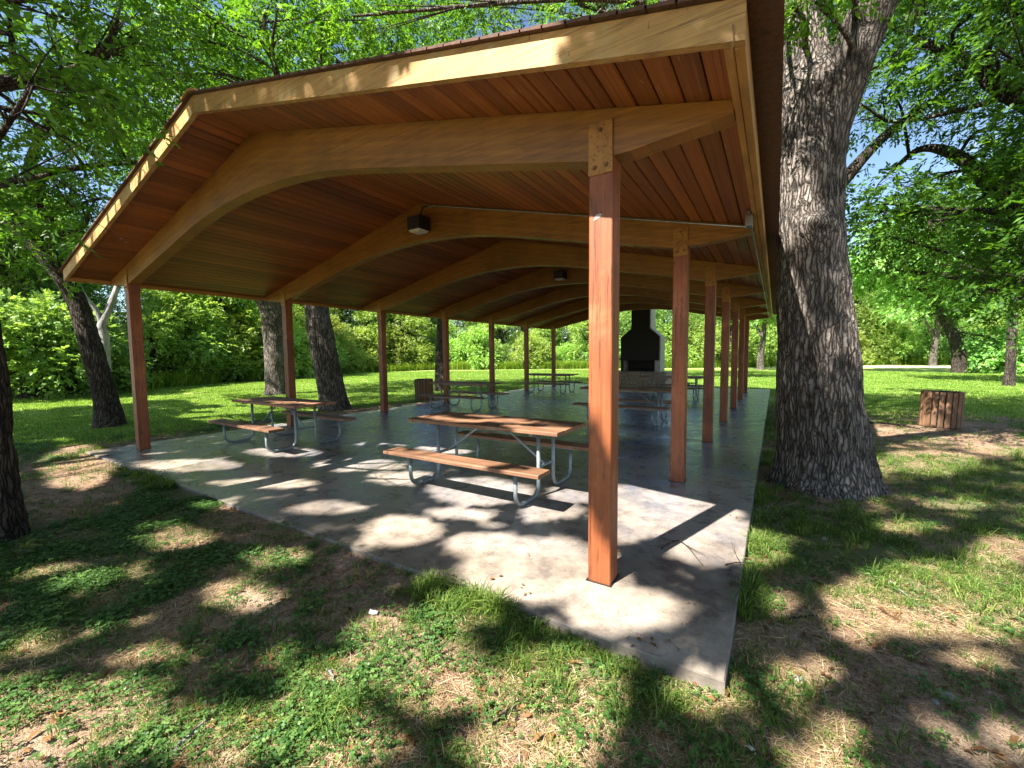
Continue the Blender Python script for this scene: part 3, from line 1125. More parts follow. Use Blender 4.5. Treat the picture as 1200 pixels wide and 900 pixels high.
# body in two jambs and a hooded chest above the fire opening
mb.prism([(-.94, .77), (-.80, .77), (-.80, 1.30), (-.94, 1.30)], 1, .06, 1.0)
mb.prism([(.66, .77), (.90, .77), (.90, 1.30), (.66, 1.30)], 1, .06, 1.0)
mb.prism([(-.80, .77), (.66, .77), (.66, 1.30), (-.80, 1.30)], 1, .85, .998)
mb.prism([(-.94, 1.302), (.90, 1.302), (.90, 2.40), (.45, 2.80), (.45, 5.3), (-.45, 5.3), (-.45, 2.80), (-.94, 2.40)], 1, .06, 1.0)
obj('chimney_mass', mb.mesh('chimney_mass', MAT['limestone']), fp)
mb = MB()
mb.prism([(-.935, .775), (-.80, .775), (-.80, 1.286), (-.935, 1.286)], 1, .02, .055)
mb.prism([(-.93, 1.29), (.86, 1.29), (.86, 2.39), (.42, 2.78), (.42, 3.9), (-.42, 3.9), (-.42, 2.78), (-.93, 2.39)], 1, -.02, .055)
obj('hood', mb.mesh('hood', MAT['soot']), fp)
mb = MB()
mb.prism([(-.79, .775), (.65, .775), (.65, 1.285), (-.79, 1.285)], 1, .80, .845)
mb.box((-.79, .09, .772), (.65, .8, .79))
obj('firebox_lining', mb.mesh('firebox_lining', MAT['soot']), fp)
mb = MB()
mb.tube([(-.6, .3, .83), (.4, .42, .84)], .05, 8)
obj('charred_log', mb.mesh('charred_log', MAT['soot']), fp)
hs_ = MB()
hs_.box((-1.30, -.44, 0), (1.28, 1.05, .735))
hearth = obj('hearth', hs_.mesh('hearth', MAT['hearthstone']), fp)
R_ = random.Random(3)
for course in range(4):
    x = -1.31
    while x < 1.25:
        w = R_.uniform(.20, .42)
        w = min(w, 1.29 - x)
        if w < .1:
            break
        z0 = .005 + course * .183
        mb = MB()
        j = lambda: R_.uniform(-.012, .012)
        a0, a1, b0, b1 = x + .012, x + w - .012, z0 + .006, z0 + .172
        V = [(a0 + j(), -.435, b0 + j() * .4), (a1 + j(), -.435, b0 + j() * .4), (a1 + j(), -.435, b1 + j()), (a0 + j(), -.435, b1 + j())]
        V += [(.85 * v[0] + .15 * (a0 + a1) / 2, -.475 + j(), .85 * v[2] + .15 * (b0 + b1) / 2) for v in V]
        mb.add(V, [[0, 1, 5, 4], [1, 2, 6, 5], [2, 3, 7, 6], [3, 0, 4, 7], [4, 5, 6, 7]])
        obj('stone', mb.mesh('stone', MAT['hearthstone']), hearth)
        x += w
mb = MB()
mb.box((-1.34, -.50, .737), (1.32, 1.05, .768), .01)
obj('hearth_cap', mb.mesh('hearth_cap', MAT['hearthstone']), hearth)

# ------------------------------------------------------------------ light and shade on the ground: gaps in the canopy behind the camera
LIT = [(60, 862, 150, 40), (35, 808, 80, 24), (205, 880, 90, 28), (355, 850, 62, 60), (470, 770, 75, 48), (545, 712, 40, 16), (640, 830, 75, 70), (590, 880, 60, 40),
       (640, 668, 95, 34), (720, 712, 60, 26), (580, 640, 60, 16), (470, 622, 46, 16), (800, 592, 70, 34), (760, 575, 70, 30), (850, 640, 60, 26), (735, 612, 30, 22),
       (560, 575, 60, 14), (470, 560, 40, 8), (640, 600, 36, 10), (1100, 700, 110, 38), (1020, 722, 46, 22), (930, 782, 30, 22), (985, 876, 30, 36), (1180, 640, 40, 20),
       (85, 545, 40, 24), (195, 628, 45, 12), (80, 672, 55, 14), (35, 738, 32, 12), (270, 690, 42, 16), (320, 650, 36, 10), (215, 545, 60, 7), (310, 566, 60, 6), (380, 596, 46, 7),
       (250, 590, 30, 4), (820, 805, 40, 22), (1085, 538, 60, 12), (1168, 500, 40, 9), (1180, 862, 26, 16), (160, 760, 40, 12), (905, 700, 18, 10), (330, 530, 40, 5), (420, 545, 50, 6)]


LIT = [(a_, b_, c_ * (1.28 if b_ > 690 else 1.12), d_ * (1.3 if b_ > 690 else 1.15)) for a_, b_, c_, d_ in LIT]
LIT += [(120, 800, 60, 20), (300, 770, 30, 14), (420, 870, 40, 30), (250, 845, 40, 18), (700, 770, 50, 14), (1150, 770, 40, 14), (1060, 612, 46, 8), (960, 600, 30, 5), (1120, 585, 50, 6), (680, 580, 40, 12), (540, 600, 40, 9), (600, 550, 40, 7)]
LIT_W = [(-2.6, 2.0, .32, .14), (-1.6, 2.2, .38, .16), (-2.1, 2.4, .3, .1), (-1.25, 1.9, .22, .12), (-6.9, 2.2, .34, .12), (-6.2, 2.0, .28, .1), (-7.5, 2.0, .3, .1), (1.98, 6.3, .28, .6), (1.72, 5.2, .12, .5), (2.25, 4.75, .12, .25), (2.4, 8.2, .5, .4), (4.6, 7.2, .8, .35)]


def lit_at(x, y):
    P = np.stack([x, y, np.zeros_like(x)], -1)
    P = P + .30 * (np.stack([nz2(x, y, 1.7, 3, 5), nz2(x, y, 1.7, 3, 6), np.full_like(x, .5)], -1) - .5)
    u, v, fw = project(P)
    inside = np.zeros(len(x), bool)
    for cx, cy, rx, ry in LIT:
        inside |= ((u - cx) / rx) ** 2 + ((v - cy) / ry) ** 2 < 1
    always = np.zeros(len(x), bool)
    for cx, cy, rx, ry in LIT_W:
        always |= ((x - cx) / rx) ** 2 + ((y - cy) / ry) ** 2 < 1
    wild = nz2(x * .55, y * 1.2, .9, 3, 8) > np.where(x < -11, .50, .585)
    off = (fw < .5) | (u < -60) | (u > 1260) | (v > 980) | ((y > 2.1) & (x < .9))
    return always | np.where(off, wild, inside | (nz2(x, y, 2.4, 2, 18) > .80))


# ------------------------------------------------------------------ trees
def leaf_sprays(P, D, k, L, l, hw, g, spread=1.0):
    """pinnate sprays: k leaflets along a stalk of length L; returns verts and one random value per vertex"""
    n = len(P)
    z = np.array([0, 0, 1.0])
    S = unit(np.cross(D, z) + g.normal(0, .35, (n, 3)))
    Nn = unit(np.cross(S, D) + g.normal(0, .25, (n, 3)))
    L = L * g.uniform(.7, 1.25, n)
    tone = g.uniform(0, 1, n)
    out, rnd = [], []
    for j_ in range(k):
        t = (j_ + 1.0) / k
        side = (1 if j_ % 2 else -1) if j_ < k - 1 else 0
        base = P + D * (L * (.15 + .85 * t))[:, None] - z * (L * .35 * t * t)[:, None]
        d = unit(D * (.55 if side else 1.0) + S * side * .85 * spread - z * .22 + g.normal(0, .22, (n, 3)))
        nn = unit(Nn + g.normal(0, .38, (n, 3)))
        w = unit(np.cross(d, nn))
        nn = np.cross(w, d)
        ll = (l * g.uniform(.7, 1.2, n) * (1 - .25 * abs(t - .55)))[:, None]
        ww = hw * g.uniform(.8, 1.2, n)[:, None]
        fold = nn * ww * .45
        out.append(np.stack([base, base + d * ll * .42 + w * ww + fold, base + d * ll, base + d * ll * .42 - w * ww + fold], 1))
        rnd.append(np.clip(tone * .55 + g.uniform(0, .45, n), 0, 1))
    V = np.concatenate(out).reshape(-1, 3)
    r = np.repeat(np.concatenate(rnd), 4)
    return V, r


def leaf_object(name, V, r, mat, parent, loc):
    F = np.arange(len(V)).reshape(-1, 4)
    me = make_mesh(name, V - np.asarray(loc), F, mat, False, {'rnd': r})
    return obj(name, me, parent, kind='stuff')


def trunk_tube(pts4, n_len, n_seg, ridge=.06, seed=0, flare=0.0, freq=7.0):
    """tapered trunk with furrowed bark in the mesh"""
    C_ = spline(pts4, n_len)
    P, R = C_[:, :3], C_[:, 3]
    V, F = tube_arrays(P, R, n_seg)
    if ridge:
        A = V.reshape(n_len, n_seg, 3)
        rad = unit(A - P[:, None])
        q = np.concatenate([rad[..., :2] * R[:, None, None] * freq + P[:, None, :2] * .3, A[..., 2:] * freq * .22], -1)
        wob = fbm(A * 1.1, 3, seed + 5) - .5
        q = q + wob[..., None] * 1.4
        rd = 1 - np.abs(2 * fbm(q, 3, seed) - 1) * 2.2
        lump = fbm(A * 1.3, 2, seed + 9) - .5
        zz = A[..., 2] - P[0, 2]
        fl = flare * np.exp(-zz / .28) * (.55 + .9 * noise(np.concatenate([rad[..., :2] * 2.2, zz[..., None] * .4], -1), seed + 3))
        A = A + rad * (R[:, None] * (ridge * (rd - .3) + .22 * lump) + fl)[..., None]
        V = A.reshape(-1, 3)
    return V, F, P, R


def build_tree(name, label, cat, base, trunk, limbs, clusters, bark_m, leaf_m, group=None, seed=0, n_seg=18, n_len=60, ridge=.06, flare=.08,
               leaf_l=.11, leaf_w=.019, spray_k=9, spray_L=.26, keep=None, twig_r=.03, freq=7.0, limb_names=True):
    """clusters: (x,y,z,radius,sprays). Everything in world metres"""
    g = np.random.default_rng(seed)
    base = np.asarray(base, float)
    t = thing(name, label, cat, base, 0, group)
    V, F, P, R = trunk_tube(trunk, n_len, n_seg, ridge, seed, flare, freq)
    obj('trunk', make_mesh('trunk', V - base, F, bark_m, True), t)
    nodes, nrad = [P[len(P) // 3:]], [R[len(P) // 3:]]
    for k_, lm in enumerate(limbs):
        V, F, P, R = trunk_tube(lm, max(14, n_len // 3), max(8, n_seg // 2), ridge * .8, seed + k_ + 1, 0, freq)
        obj('limb', make_mesh('limb', V - base, F, bark_m, True), t)
        nodes.append(P[2:])
        nrad.append(R[2:])
    nodes, nrad = np.vstack(nodes), np.concatenate(nrad)
    tw = MB()
    TV, TF, off = [], [], 0
    PP, DD = [], []
    for (cx, cy, cz, cr, ns) in clusters:
        c_ = np.array([cx, cy, cz])
        dd = nodes - c_
        pen = np.linalg.norm(dd, axis=1) + 1.2 * np.maximum(0, dd[:, 2] + .2 * cr)
        k_ = int(np.argmin(pen))
        a_ = nodes[k_]
        r0 = min(nrad[k_] * .6, twig_r * (1 + .25 * np.linalg.norm(c_ - a_)))
        mid = (a_ + c_) / 2 + g.normal(0, .12, 3) * np.linalg.norm(c_ - a_) + np.array([0, 0, .1])
        C_ = spline([np.r_[a_, r0], np.r_[mid, r0 * .7], np.r_[c_, r0 * .38]], 9)
        v, f = tube_arrays(C_[:, :3], C_[:, 3], 6)
        TV.append(v); TF.append(f + off); off += len(v)
        for q in range(5):
            e = c_ + unit(g.normal(0, 1, 3) + np.array([0, 0, -.1])) * cr * g.uniform(.6, 1.0)
            m_ = (c_ + e) / 2 + g.normal(0, .1, 3) * cr
            s_ = C_[g.integers(4, 9)]
            D_ = spline([np.r_[s_[:3], max(.005, s_[3] * .6)], np.r_[m_, .005], np.r_[e, .002]], 6)
            v, f = tube_arrays(D_[:, :3], D_[:, 3], 4)
            TV.append(v); TF.append(f + off); off += len(v)
        u_ = unit(g.normal(0, 1, (ns, 3)))
        rr = cr * g.uniform(0, 1, (ns, 1)) ** .42
        p_ = c_ + u_ * rr * np.array([1, 1, .72])
        d_ = unit(u_ * np.array([1, 1, .45]) + np.array([0, 0, -.25]) + g.normal(0, .4, (ns, 3)))
        PP.append(p_); DD.append(d_)
    if TV:
        obj('branchwork', make_mesh('branchwork', np.vstack(TV) - base, np.vstack(TF), bark_m, True), t, kind='stuff')
    if PP:
        PP, DD = np.vstack(PP), np.vstack(DD)
        if keep is not None:
            k_ = keep(PP)
            PP, DD = PP[k_], DD[k_]
        V, r = leaf_sprays(PP, DD, spray_k, spray_L, leaf_l, leaf_w, g)
        if keep in (sun_gap, clear_of_roof_view):
            V, r = cut_gaps(V, r)
        leaf_object('crown', V, r, leaf_m, t, base)
    return t


def ball_clusters(c_, rad, n_, cr, ns, seed, flat=.75, hollow=.5):
    g = np.random.default_rng(seed)
    out = []
    for k_ in range(n_):
        u_ = unit(g.normal(0, 1, 3))
        r_ = g.uniform(hollow, 1) ** .6
        p_ = np.asarray(c_) + u_ * np.asarray(rad) * r_
        out.append((p_[0], p_[1], p_[2], cr * g.uniform(.7, 1.25), int(ns * g.uniform(.7, 1.2))))
    return out


def px_clusters(lst, cr, ns, seed, jit=.25):
    """clusters placed by direction and distance from the tree they hang on"""
    g = np.random.default_rng(seed)
    out = []
    for px_, py_, d_ in lst:
        p_ = away(px_, py_, d_) + g.normal(0, jit, 3)
        out.append((p_[0], p_[1], p_[2], cr * g.uniform(.75, 1.25), int(ns * g.uniform(.7, 1.2))))
    return out


def not_in_roof(P):
    inside = (P[:, 0] > -9.7) & (P[:, 0] < 1.2) & (P[:, 1] > -1.0) & (P[:, 1] < 17.4) & (P[:, 2] < Z_APEX - SLOPE * np.abs(P[:, 0] - RIDGE_X) + .35)
    u, v, fw = project(P)
    return ~inside


def sun_gap(P):
    """keep only what does not stand in the way of the sun flecks"""
    q = P - SUN * (P[:, 2:3] / SUN[2])
    far = q[:, 1] > 9.5
    return not_in_roof(P) & (far | ~lit_at(q[:, 0], q[:, 1]))


def clear_of_roof_view(P):
    u, v, fw = project(P)
    line = 72 + (330 - v) * (158 / 220.0)
    return ~((u > line - 45) & (v > 100) & (v < 420) & (fw > 0)) & sun_gap(P)


def cut_gaps(V, r):
    c_ = V.reshape(-1, 4, 3).mean(1)
    k_ = sun_gap(c_)
    return V.reshape(-1, 4, 3)[k_].reshape(-1, 3), r.reshape(-1, 4)[k_].ravel()


# A: the big trunk beside the slab
A = np.array([1.56, 3.70, -.12])
tA = [(1.58, 3.70, -.15, .47), (1.55, 3.70, .35, .445), (1.46, 3.69, 1.2, .42), (1.37, 3.69, 2.4, .36), (1.31, 3.70, 3.4, .335), (1.29, 3.72, 4.1, .36), (1.27, 3.75, 4.7, .39), (1.20, 3.8, 5.3, .26), (1.10, 3.9, 6.2, .22), (.9, 4.2, 7.6, .19), (.5, 4.6, 9.4, .12), (.2, 5, 11, .05)]
lA = [[(1.42, 3.70, 4.25, .25), (1.66, 3.66, 5.0, .23), (1.98, 3.6, 5.9, .21), (2.5, 3.6, 7.2, .18), (3.0, 3.9, 9, .12), (3.3, 4.3, 10.8, .05)],
      [(1.05, 4.0, 6.4, .16), (0.0, 5.2, 7.6, .13), (-1.4, 6.6, 8.6, .09), (-2.6, 7.6, 9.2, .04)],
      [(2.6, 3.7, 7.4, .12), (3.9, 5.2, 8.1, .09), (5.0, 6.8, 8.3, .04)],
      [(.8, 4.4, 8.0, .12), (.7, 6.2, 9.0, .09), (.4, 8.5, 9.8, .04)]]
lA.append([(1.02, 4.05, 6.6, .15)] + [(*away(px_, -120, d_), r_) for px_, d_, r_ in ((880, 9.0, .12), (760, 9.6, .10), (640, 10.2, .08), (520, 10.6, .06), (430, 11.2, .03))])
cA = ball_clusters((1.2, 6.0, 9.6), (4.6, 4.2, 2.6), 46, .95, 74, 31)
cA += px_clusters([(440 + 26 * q_, 30 - 1.9 * q_ + (q_ * 37) % 29 - 26, 9.4 + (q_ * 7) % 5 * .7) for q_ in range(18)] + [(450 + 30 * q_, -20 - 1.9 * q_, 9.6 + (q_ * 5) % 4 * .6) for q_ in range(15)], .8, 66, 8, .2)
cA += px_clusters([(930, 8, 5.6), (955, 0, 5.5), (975, -5, 5.7), (985, -20, 5.6), (915, -25, 5.5), (1050, -30, 6.5), (1080, 20, 7.5)], .26, 13, 5, .04)
build_tree('shade_tree', 'massive furrowed grey trunk forking high, standing tight against the slab edge', 'tree', A, tA, lA, cA, MAT['bark_a'], MAT['leaf_a'], None, 101, 190, 520, .085, .17, keep=not_in_roof, freq=9.0)
# healed scar where a limb was lost: a swollen lip round a hollow
for o in bpy.data.objects:
    if o.name.startswith('trunk') and o.parent and tuple(round(q, 3) for q in o.parent.location) == tuple(round(float(q), 3) for q in A):
        me = o.data
        co = np.zeros(len(me.vertices) * 3, np.float32)
        me.vertices.foreach_get('co', co)
        co = co.reshape(-1, 3)
        W = co + A
        kc = np.array([1.39, 3.36, 3.03])
        out = unit(np.array([-.05, -1.0, .1]))
        dd = (W - kc) * np.array([1, .6, 1.25])
        r = np.linalg.norm(dd, axis=1)
        front = (W[:, 1] < 3.72)
        lift = .15 * np.exp(-(r / .20) ** 2) - .07 * np.exp(-(((W[:, 0] - kc[0] - .03) / .09) ** 2 + ((W[:, 2] - kc[2] + .05) / .06) ** 2)) + .05 * np.exp(-(((W[:, 0] - kc[0] + .1) / .16) ** 2 + ((W[:, 2] - kc[2] - .1) / .09) ** 2))
        co = co + (front * lift)[:, None] * out
        me.vertices.foreach_set('co', co.astype(np.float32).ravel())
        me.update()

# B: trunk behind it
B = at(921, 502, -.1)
B = np.array([B[0] + .18, B[1] + .1, -.1])
tB = [(B[0], B[1], -.15, .30), (B[0] - .02, B[1], .6, .27), (B[0] - .05, B[1], 2.0, .24), (B[0] + .1, B[1] + .1, 4.5, .2), (B[0] + .5, B[1] + .4, 7.5, .12), (B[0] + .6, B[1] + .6, 10, .04)]
lB = [[(B[0] + .1, B[1] + .1, 4.4, .14), (B[0] + 1.4, B[1] + 1, 6.2, .1), (B[0] + 2.8, B[1] + 2, 7.4, .04)], [(B[0] + .2, B[1] + .2, 5.4, .12), (B[0] - .6, B[1] + 2, 7.2, .09), (B[0] - 1.2, B[1] + 3.5, 8.6, .04)]]
build_tree('shade_tree', 'darker slim trunk hidden just behind the massive furrowed trunk', 'tree', B, tB, lB, ball_clusters((B[0] + .8, B[1] + 1.4, 8.2), (3.6, 3.4, 2.2), 26, 1.0, 66, 32), MAT['bark_b'], MAT['leaf_b'], None, 102, 24, 70, .06, .1, keep=not_in_roof)

# C: dark trunk cut by the picture edge, close by
C = np.array([-5.12, -2.18, -.1])
tC = [(-5.12, -2.20, -.15, .24), (-5.12, -2.17, .4, .215), (-5.12, -2.16, 1.4, .20), (-5.2, -2.2, 2.8, .18), (-5.45, -2.28, 4.0, .16), (-5.8, -2.4, 5.4, .13), (-6.2, -2.5, 7.4, .07)]
lC = [[(-5.65, -2.3, 4.0, .10), (-6.6, -1.4, 4.9, .08), (-7.6, -.6, 5.5, .05), (-8.6, .1, 5.8, .02)], [(-5.7, -2.35, 4.6, .10), (-7.2, -2.2, 5.9, .07), (-9, -1.9, 6.9, .03)]]
cC = px_clusters([(10, 20, 5.0), (60, 60, 6.0), (110, 20, 6.2), (-20, 80, 5.2), (30, 120, 6.2), (95, 100, 7.0), (150, 30, 7.0), (-10, 170, 5.6), (60, 175, 7.2), (10, 0, 7), (70, -20, 6.4), (180, -20, 7.5), (-40, 30, 5.4), (130, 70, 7.6)], .62, 60, 41, .2)
cC += ball_clusters((-6.4, -3.6, 7.2), (2.6, 1.6, 1.5), 18, .8, 66, 42)
build_tree('shade_tree', 'near-black trunk standing on the worn ground in front of the pavilion', 'tree', C, tC, lC, cC, MAT['bark_b'], MAT['leaf_a'], None, 103, 40, 120, .08, .06, keep=clear_of_roof_view, freq=12)

# D: leaning dark trunk on the lawn beside the gable
D = at(130, 501, -.1)
tD = [(D[0], D[1], -.15, .27), (D[0] - .02, D[1] - .03, .5, .235), (D[0] - .10, D[1] - .20, 1.8, .21), (D[0] - .2, D[1] - .42, 3.1, .19), (D[0] - .28, D[1] - .80, 4.0, .185), (D[0] - .45, D[1] - 1.5, 5.0, .16), (D[0] - .7, D[1] - 2.3, 6.2, .12), (D[0] - .9, D[1] - 2.9, 8, .05)]
lD = [[(D[0] - .27, D[1] - .78, 3.9, .13), (D[0] - .3, D[1] - .85, 4.8, .12), (D[0] - .5, D[1] - .9, 6.0, .1), (D[0] - .2, D[1] - .4, 7.6, .06), (D[0], D[1], 9, .03)],
      [(D[0] - .5, D[1] - .9, 5.8, .08), (D[0] + .2, D[1] + .5, 6.4, .06), (D[0] + .6, D[1] + 1.8, 6.7, .03)]]
cD = px_clusters([(30, 230, 13), (80, 215, 13.5), (120, 225, 13), (60, 180, 13), (110, 175, 13.5), (160, 200, 13), (20, 170, 13), (180, 160, 14), (140, 130, 13), (90, 130, 14), (40, 120, 13), (190, 90, 14), (120, 270, 12.5), (90, 250, 12), (20, 270, 13), (110, 325, 12.3), (-20, 200, 13), (10, 300, 14)], .95, 58, 43, .35)
cD += ball_clusters((D[0] - .5, D[1] - .8, 9.0), (3.4, 3.2, 2.0), 30, 1.05, 62, 44)
build_tree('shade_tree', 'dark leaning trunk on the lawn behind the low eave corner', 'tree', D, tD, lD, cD, MAT['bark_b'], MAT['leaf_a'], None, 104, 34, 110, .07, .08, keep=not_in_roof, freq=11, leaf_l=.13, leaf_w=.023)

# E, F: thick trunks seen under the eave
E_ = at(392, 480, -.09)
tE = [(E_[0], E_[1], -.15, .42), (E_[0] - .02, E_[1] - .04, .4, .39), (E_[0] - .12, E_[1] - .20, 1.7, .37), (E_[0] - .2, E_[1] - .33, 3.0, .36), (E_[0] - .3, E_[1] - .4, 5, .30), (E_[0] - .2, E_[1] - .2, 7.5, .2), (E_[0], E_[1], 10, .12), (E_[0], E_[1], 12, .04)]
lE = [[(E_[0] - .3, E_[1] - .4, 4.9, .2), (E_[0] + 1.2, E_[1] + .6, 6.8, .16), (E_[0] + 2.6, E_[1] + 1.4, 8.6, .09), (E_[0] + 3.6, E_[1] + 2, 10, .03)],
      [(E_[0] - .3, E_[1] - .4, 5.4, .2), (E_[0] - 1.6, E_[1] - 1.6, 7.4, .15), (E_[0] - 2.6, E_[1] - 2.8, 9.2, .06)],
      [(E_[0] - .2, E_[1] - .3, 6.4, .15), (E_[0] + .8, E_[1] - 1.6, 8.0, .1), (E_[0] + 1.6, E_[1] - 2.6, 9.4, .04)]]
cE = px_clusters([(180 + 24 * q_, 92 - 3.0 * q_ + (q_ * 31) % 40 - 30, 12.5 + (q_ * 7) % 5 * .8) for q_ in range(17)] + [(190 + 26 * q_, 20 + (q_ * 23) % 50 - 30, 12 + (q_ * 3) % 4) for q_ in range(14)], 1.0, 60, 9, .2)
cE += ball_clusters((E_[0] + .2, E_[1] - .4, 9.6), (4.6, 4.4, 3.0), 58, 1.1, 66, 45)
build_tree('shade_tree', 'stout grey trunk with a broken stub standing against the slab side', 'tree', E_, tE, lE, cE, MAT['bark_a'], MAT['leaf_a'], None, 105, 60, 130, .06, .1, keep=not_in_roof, leaf_l=.15, leaf_w=.027, spray_L=.32)
F_ = at(325, 463, -.09)
tF = [(F_[0], F_[1], -.15, .44), (F_[0], F_[1], .6, .42), (F_[0], F_[1] - .05, 2.4, .40), (F_[0], F_[1] - .05, 3.4, .44), (F_[0] + .1, F_[1] + .1, 4.6, .3), (F_[0] + .2, F_[1] + .3, 7, .2), (F_[0], F_[1], 10, .06)]
lF = [[(F_[0] - .05, F_[1] - .15, 3.2, .26), (F_[0] - .15, F_[1] - .5, 4.2, .22), (F_[0] - .3, F_[1] - 1.4, 5.6, .17), (F_[0] - .5, F_[1] - 2.6, 7.6, .08)]]
cF = ball_clusters((F_[0], F_[1] - .4, 9.4), (5.0, 5.0, 3.2), 44, 1.4, 70, 46)
build_tree('shade_tree', 'pollarded trunk with bare pale patches and a low fork on the lawn', 'tree', F_, tF, lF, cF, MAT['bark_a'], MAT['leaf_b'], None, 106, 40, 90, .06, .1, leaf_l=.2, leaf_w=.04, spray_L=.4, keep=not_in_roof)

# trees whose crowns show above the roof from beyond it
for k_, (bx_, by_, cz, lab) in enumerate([(-12.5, 12.5, 11.0, 'tall leafy tree rising above the ridge beyond the third post'), (-5.5, 22.5, 15.0, 'tall tree whose crown tops the roof behind the fireplace')]):
    b_ = np.array([bx_, by_, -.1])
    tr_ = [(bx_, by_, -.15, .34), (bx_, by_, 1.5, .29), (bx_ + .1, by_ + .1, 5, .25), (bx_, by_ - .2, cz - 2, .16), (bx_, by_, cz + 1.5, .05)]
    lm_ = [[(bx_ + .05, by_, cz * .5, .14), (bx_ + 1.6, by_ - .6, cz * .72, .1), (bx_ + 3, by_ - 1.4, cz * .9, .04)], [(bx_, by_, cz * .55, .14), (bx_ - 1.6, by_ - 1, cz * .75, .1), (bx_ - 2.8, by_ - 2, cz * .95, .04)]]
    build_tree('shade_tree', lab, 'tree', b_, tr_, lm_, ball_clusters((bx_, by_ - .5, cz), (4.2, 3.8, 3.4), 40, 1.35, 62, 60 + k_), MAT['bark_b'], MAT['leaf_a'], None, 120 + k_, 18, 50, .06, .1, leaf_l=.2, leaf_w=.04, spray_L=.4, keep=not_in_roof)

# R: spreading tree on the right lawn, trunk past the picture edge
R0 = np.array([7.6, 9.2, -.1])
tR = [(7.6, 9.2, -.15, .42), (7.6, 9.2, 1.0, .36), (7.5, 9.3, 2.6, .33), (7.2, 9.3, 4.2, .28), (7.0, 9.6, 6, .2), (6.8, 9.8, 8.5, .1), (6.7, 10, 10.5, .04)]
pw_ = lambda px_, py_, d_: tuple(away(px_, py_, d_))
lR = [[(7.45, 9.3, 3.0, .2), (*pw_(1215, 265, 12.6), .15), (*pw_(1175, 225, 12.8), .13), (*pw_(1120, 182, 13), .11), (*pw_(1078, 175, 13.2), .07), (*pw_(1040, 205, 13.4), .03)],
      [(7.3, 9.3, 3.8, .18), (*pw_(1200, 120, 12), .14), (*pw_(1130, 70, 12), .1), (*pw_(1070, 45, 12), .05)],
      [(7.5, 9.3, 2.9, .16), (*pw_(1210, 330, 13), .12), (*pw_(1130, 325, 13.5), .08), (*pw_(1060, 318, 14), .04)],
      [(7.1, 9.5, 5.2, .16), (5.6, 8.8, 7.4, .1), (4.4, 8.6, 9, .04)]]
g_ = np.random.default_rng(77)
pl = []
for k_ in range(92):
    x_, y_ = g_.uniform(1000, 1290), g_.uniform(-60, 335)
    d_ = g_.uniform(10.2, 15.5)
    blue = ((x_ - 1105) / 60) ** 2 + ((y_ - 150) / 58) ** 2 < 1 or ((x_ - 1015) / 32) ** 2 + ((y_ - 232) / 40) ** 2 < 1
    if blue and g_.uniform() < .8:
        continue
    if y_ > 280 and x_ < 1040:
        continue
    pl.append((x_, y_, d_))
cR = px_clusters(pl, .85, 58, 47, .1) + ball_clusters((7.6, 9.6, 8.4), (3.6, 3.4, 2.2), 16, 1.2, 60, 48)
build_tree('shade_tree', 'spreading tree with dark arching limbs reaching over the lawn bin', 'tree', R0, tR, lR, cR, MAT['bark_b'], MAT['leaf_b'], None, 107, 24, 70, .06, .1, leaf_l=.13, leaf_w=.024, spray_L=.3)

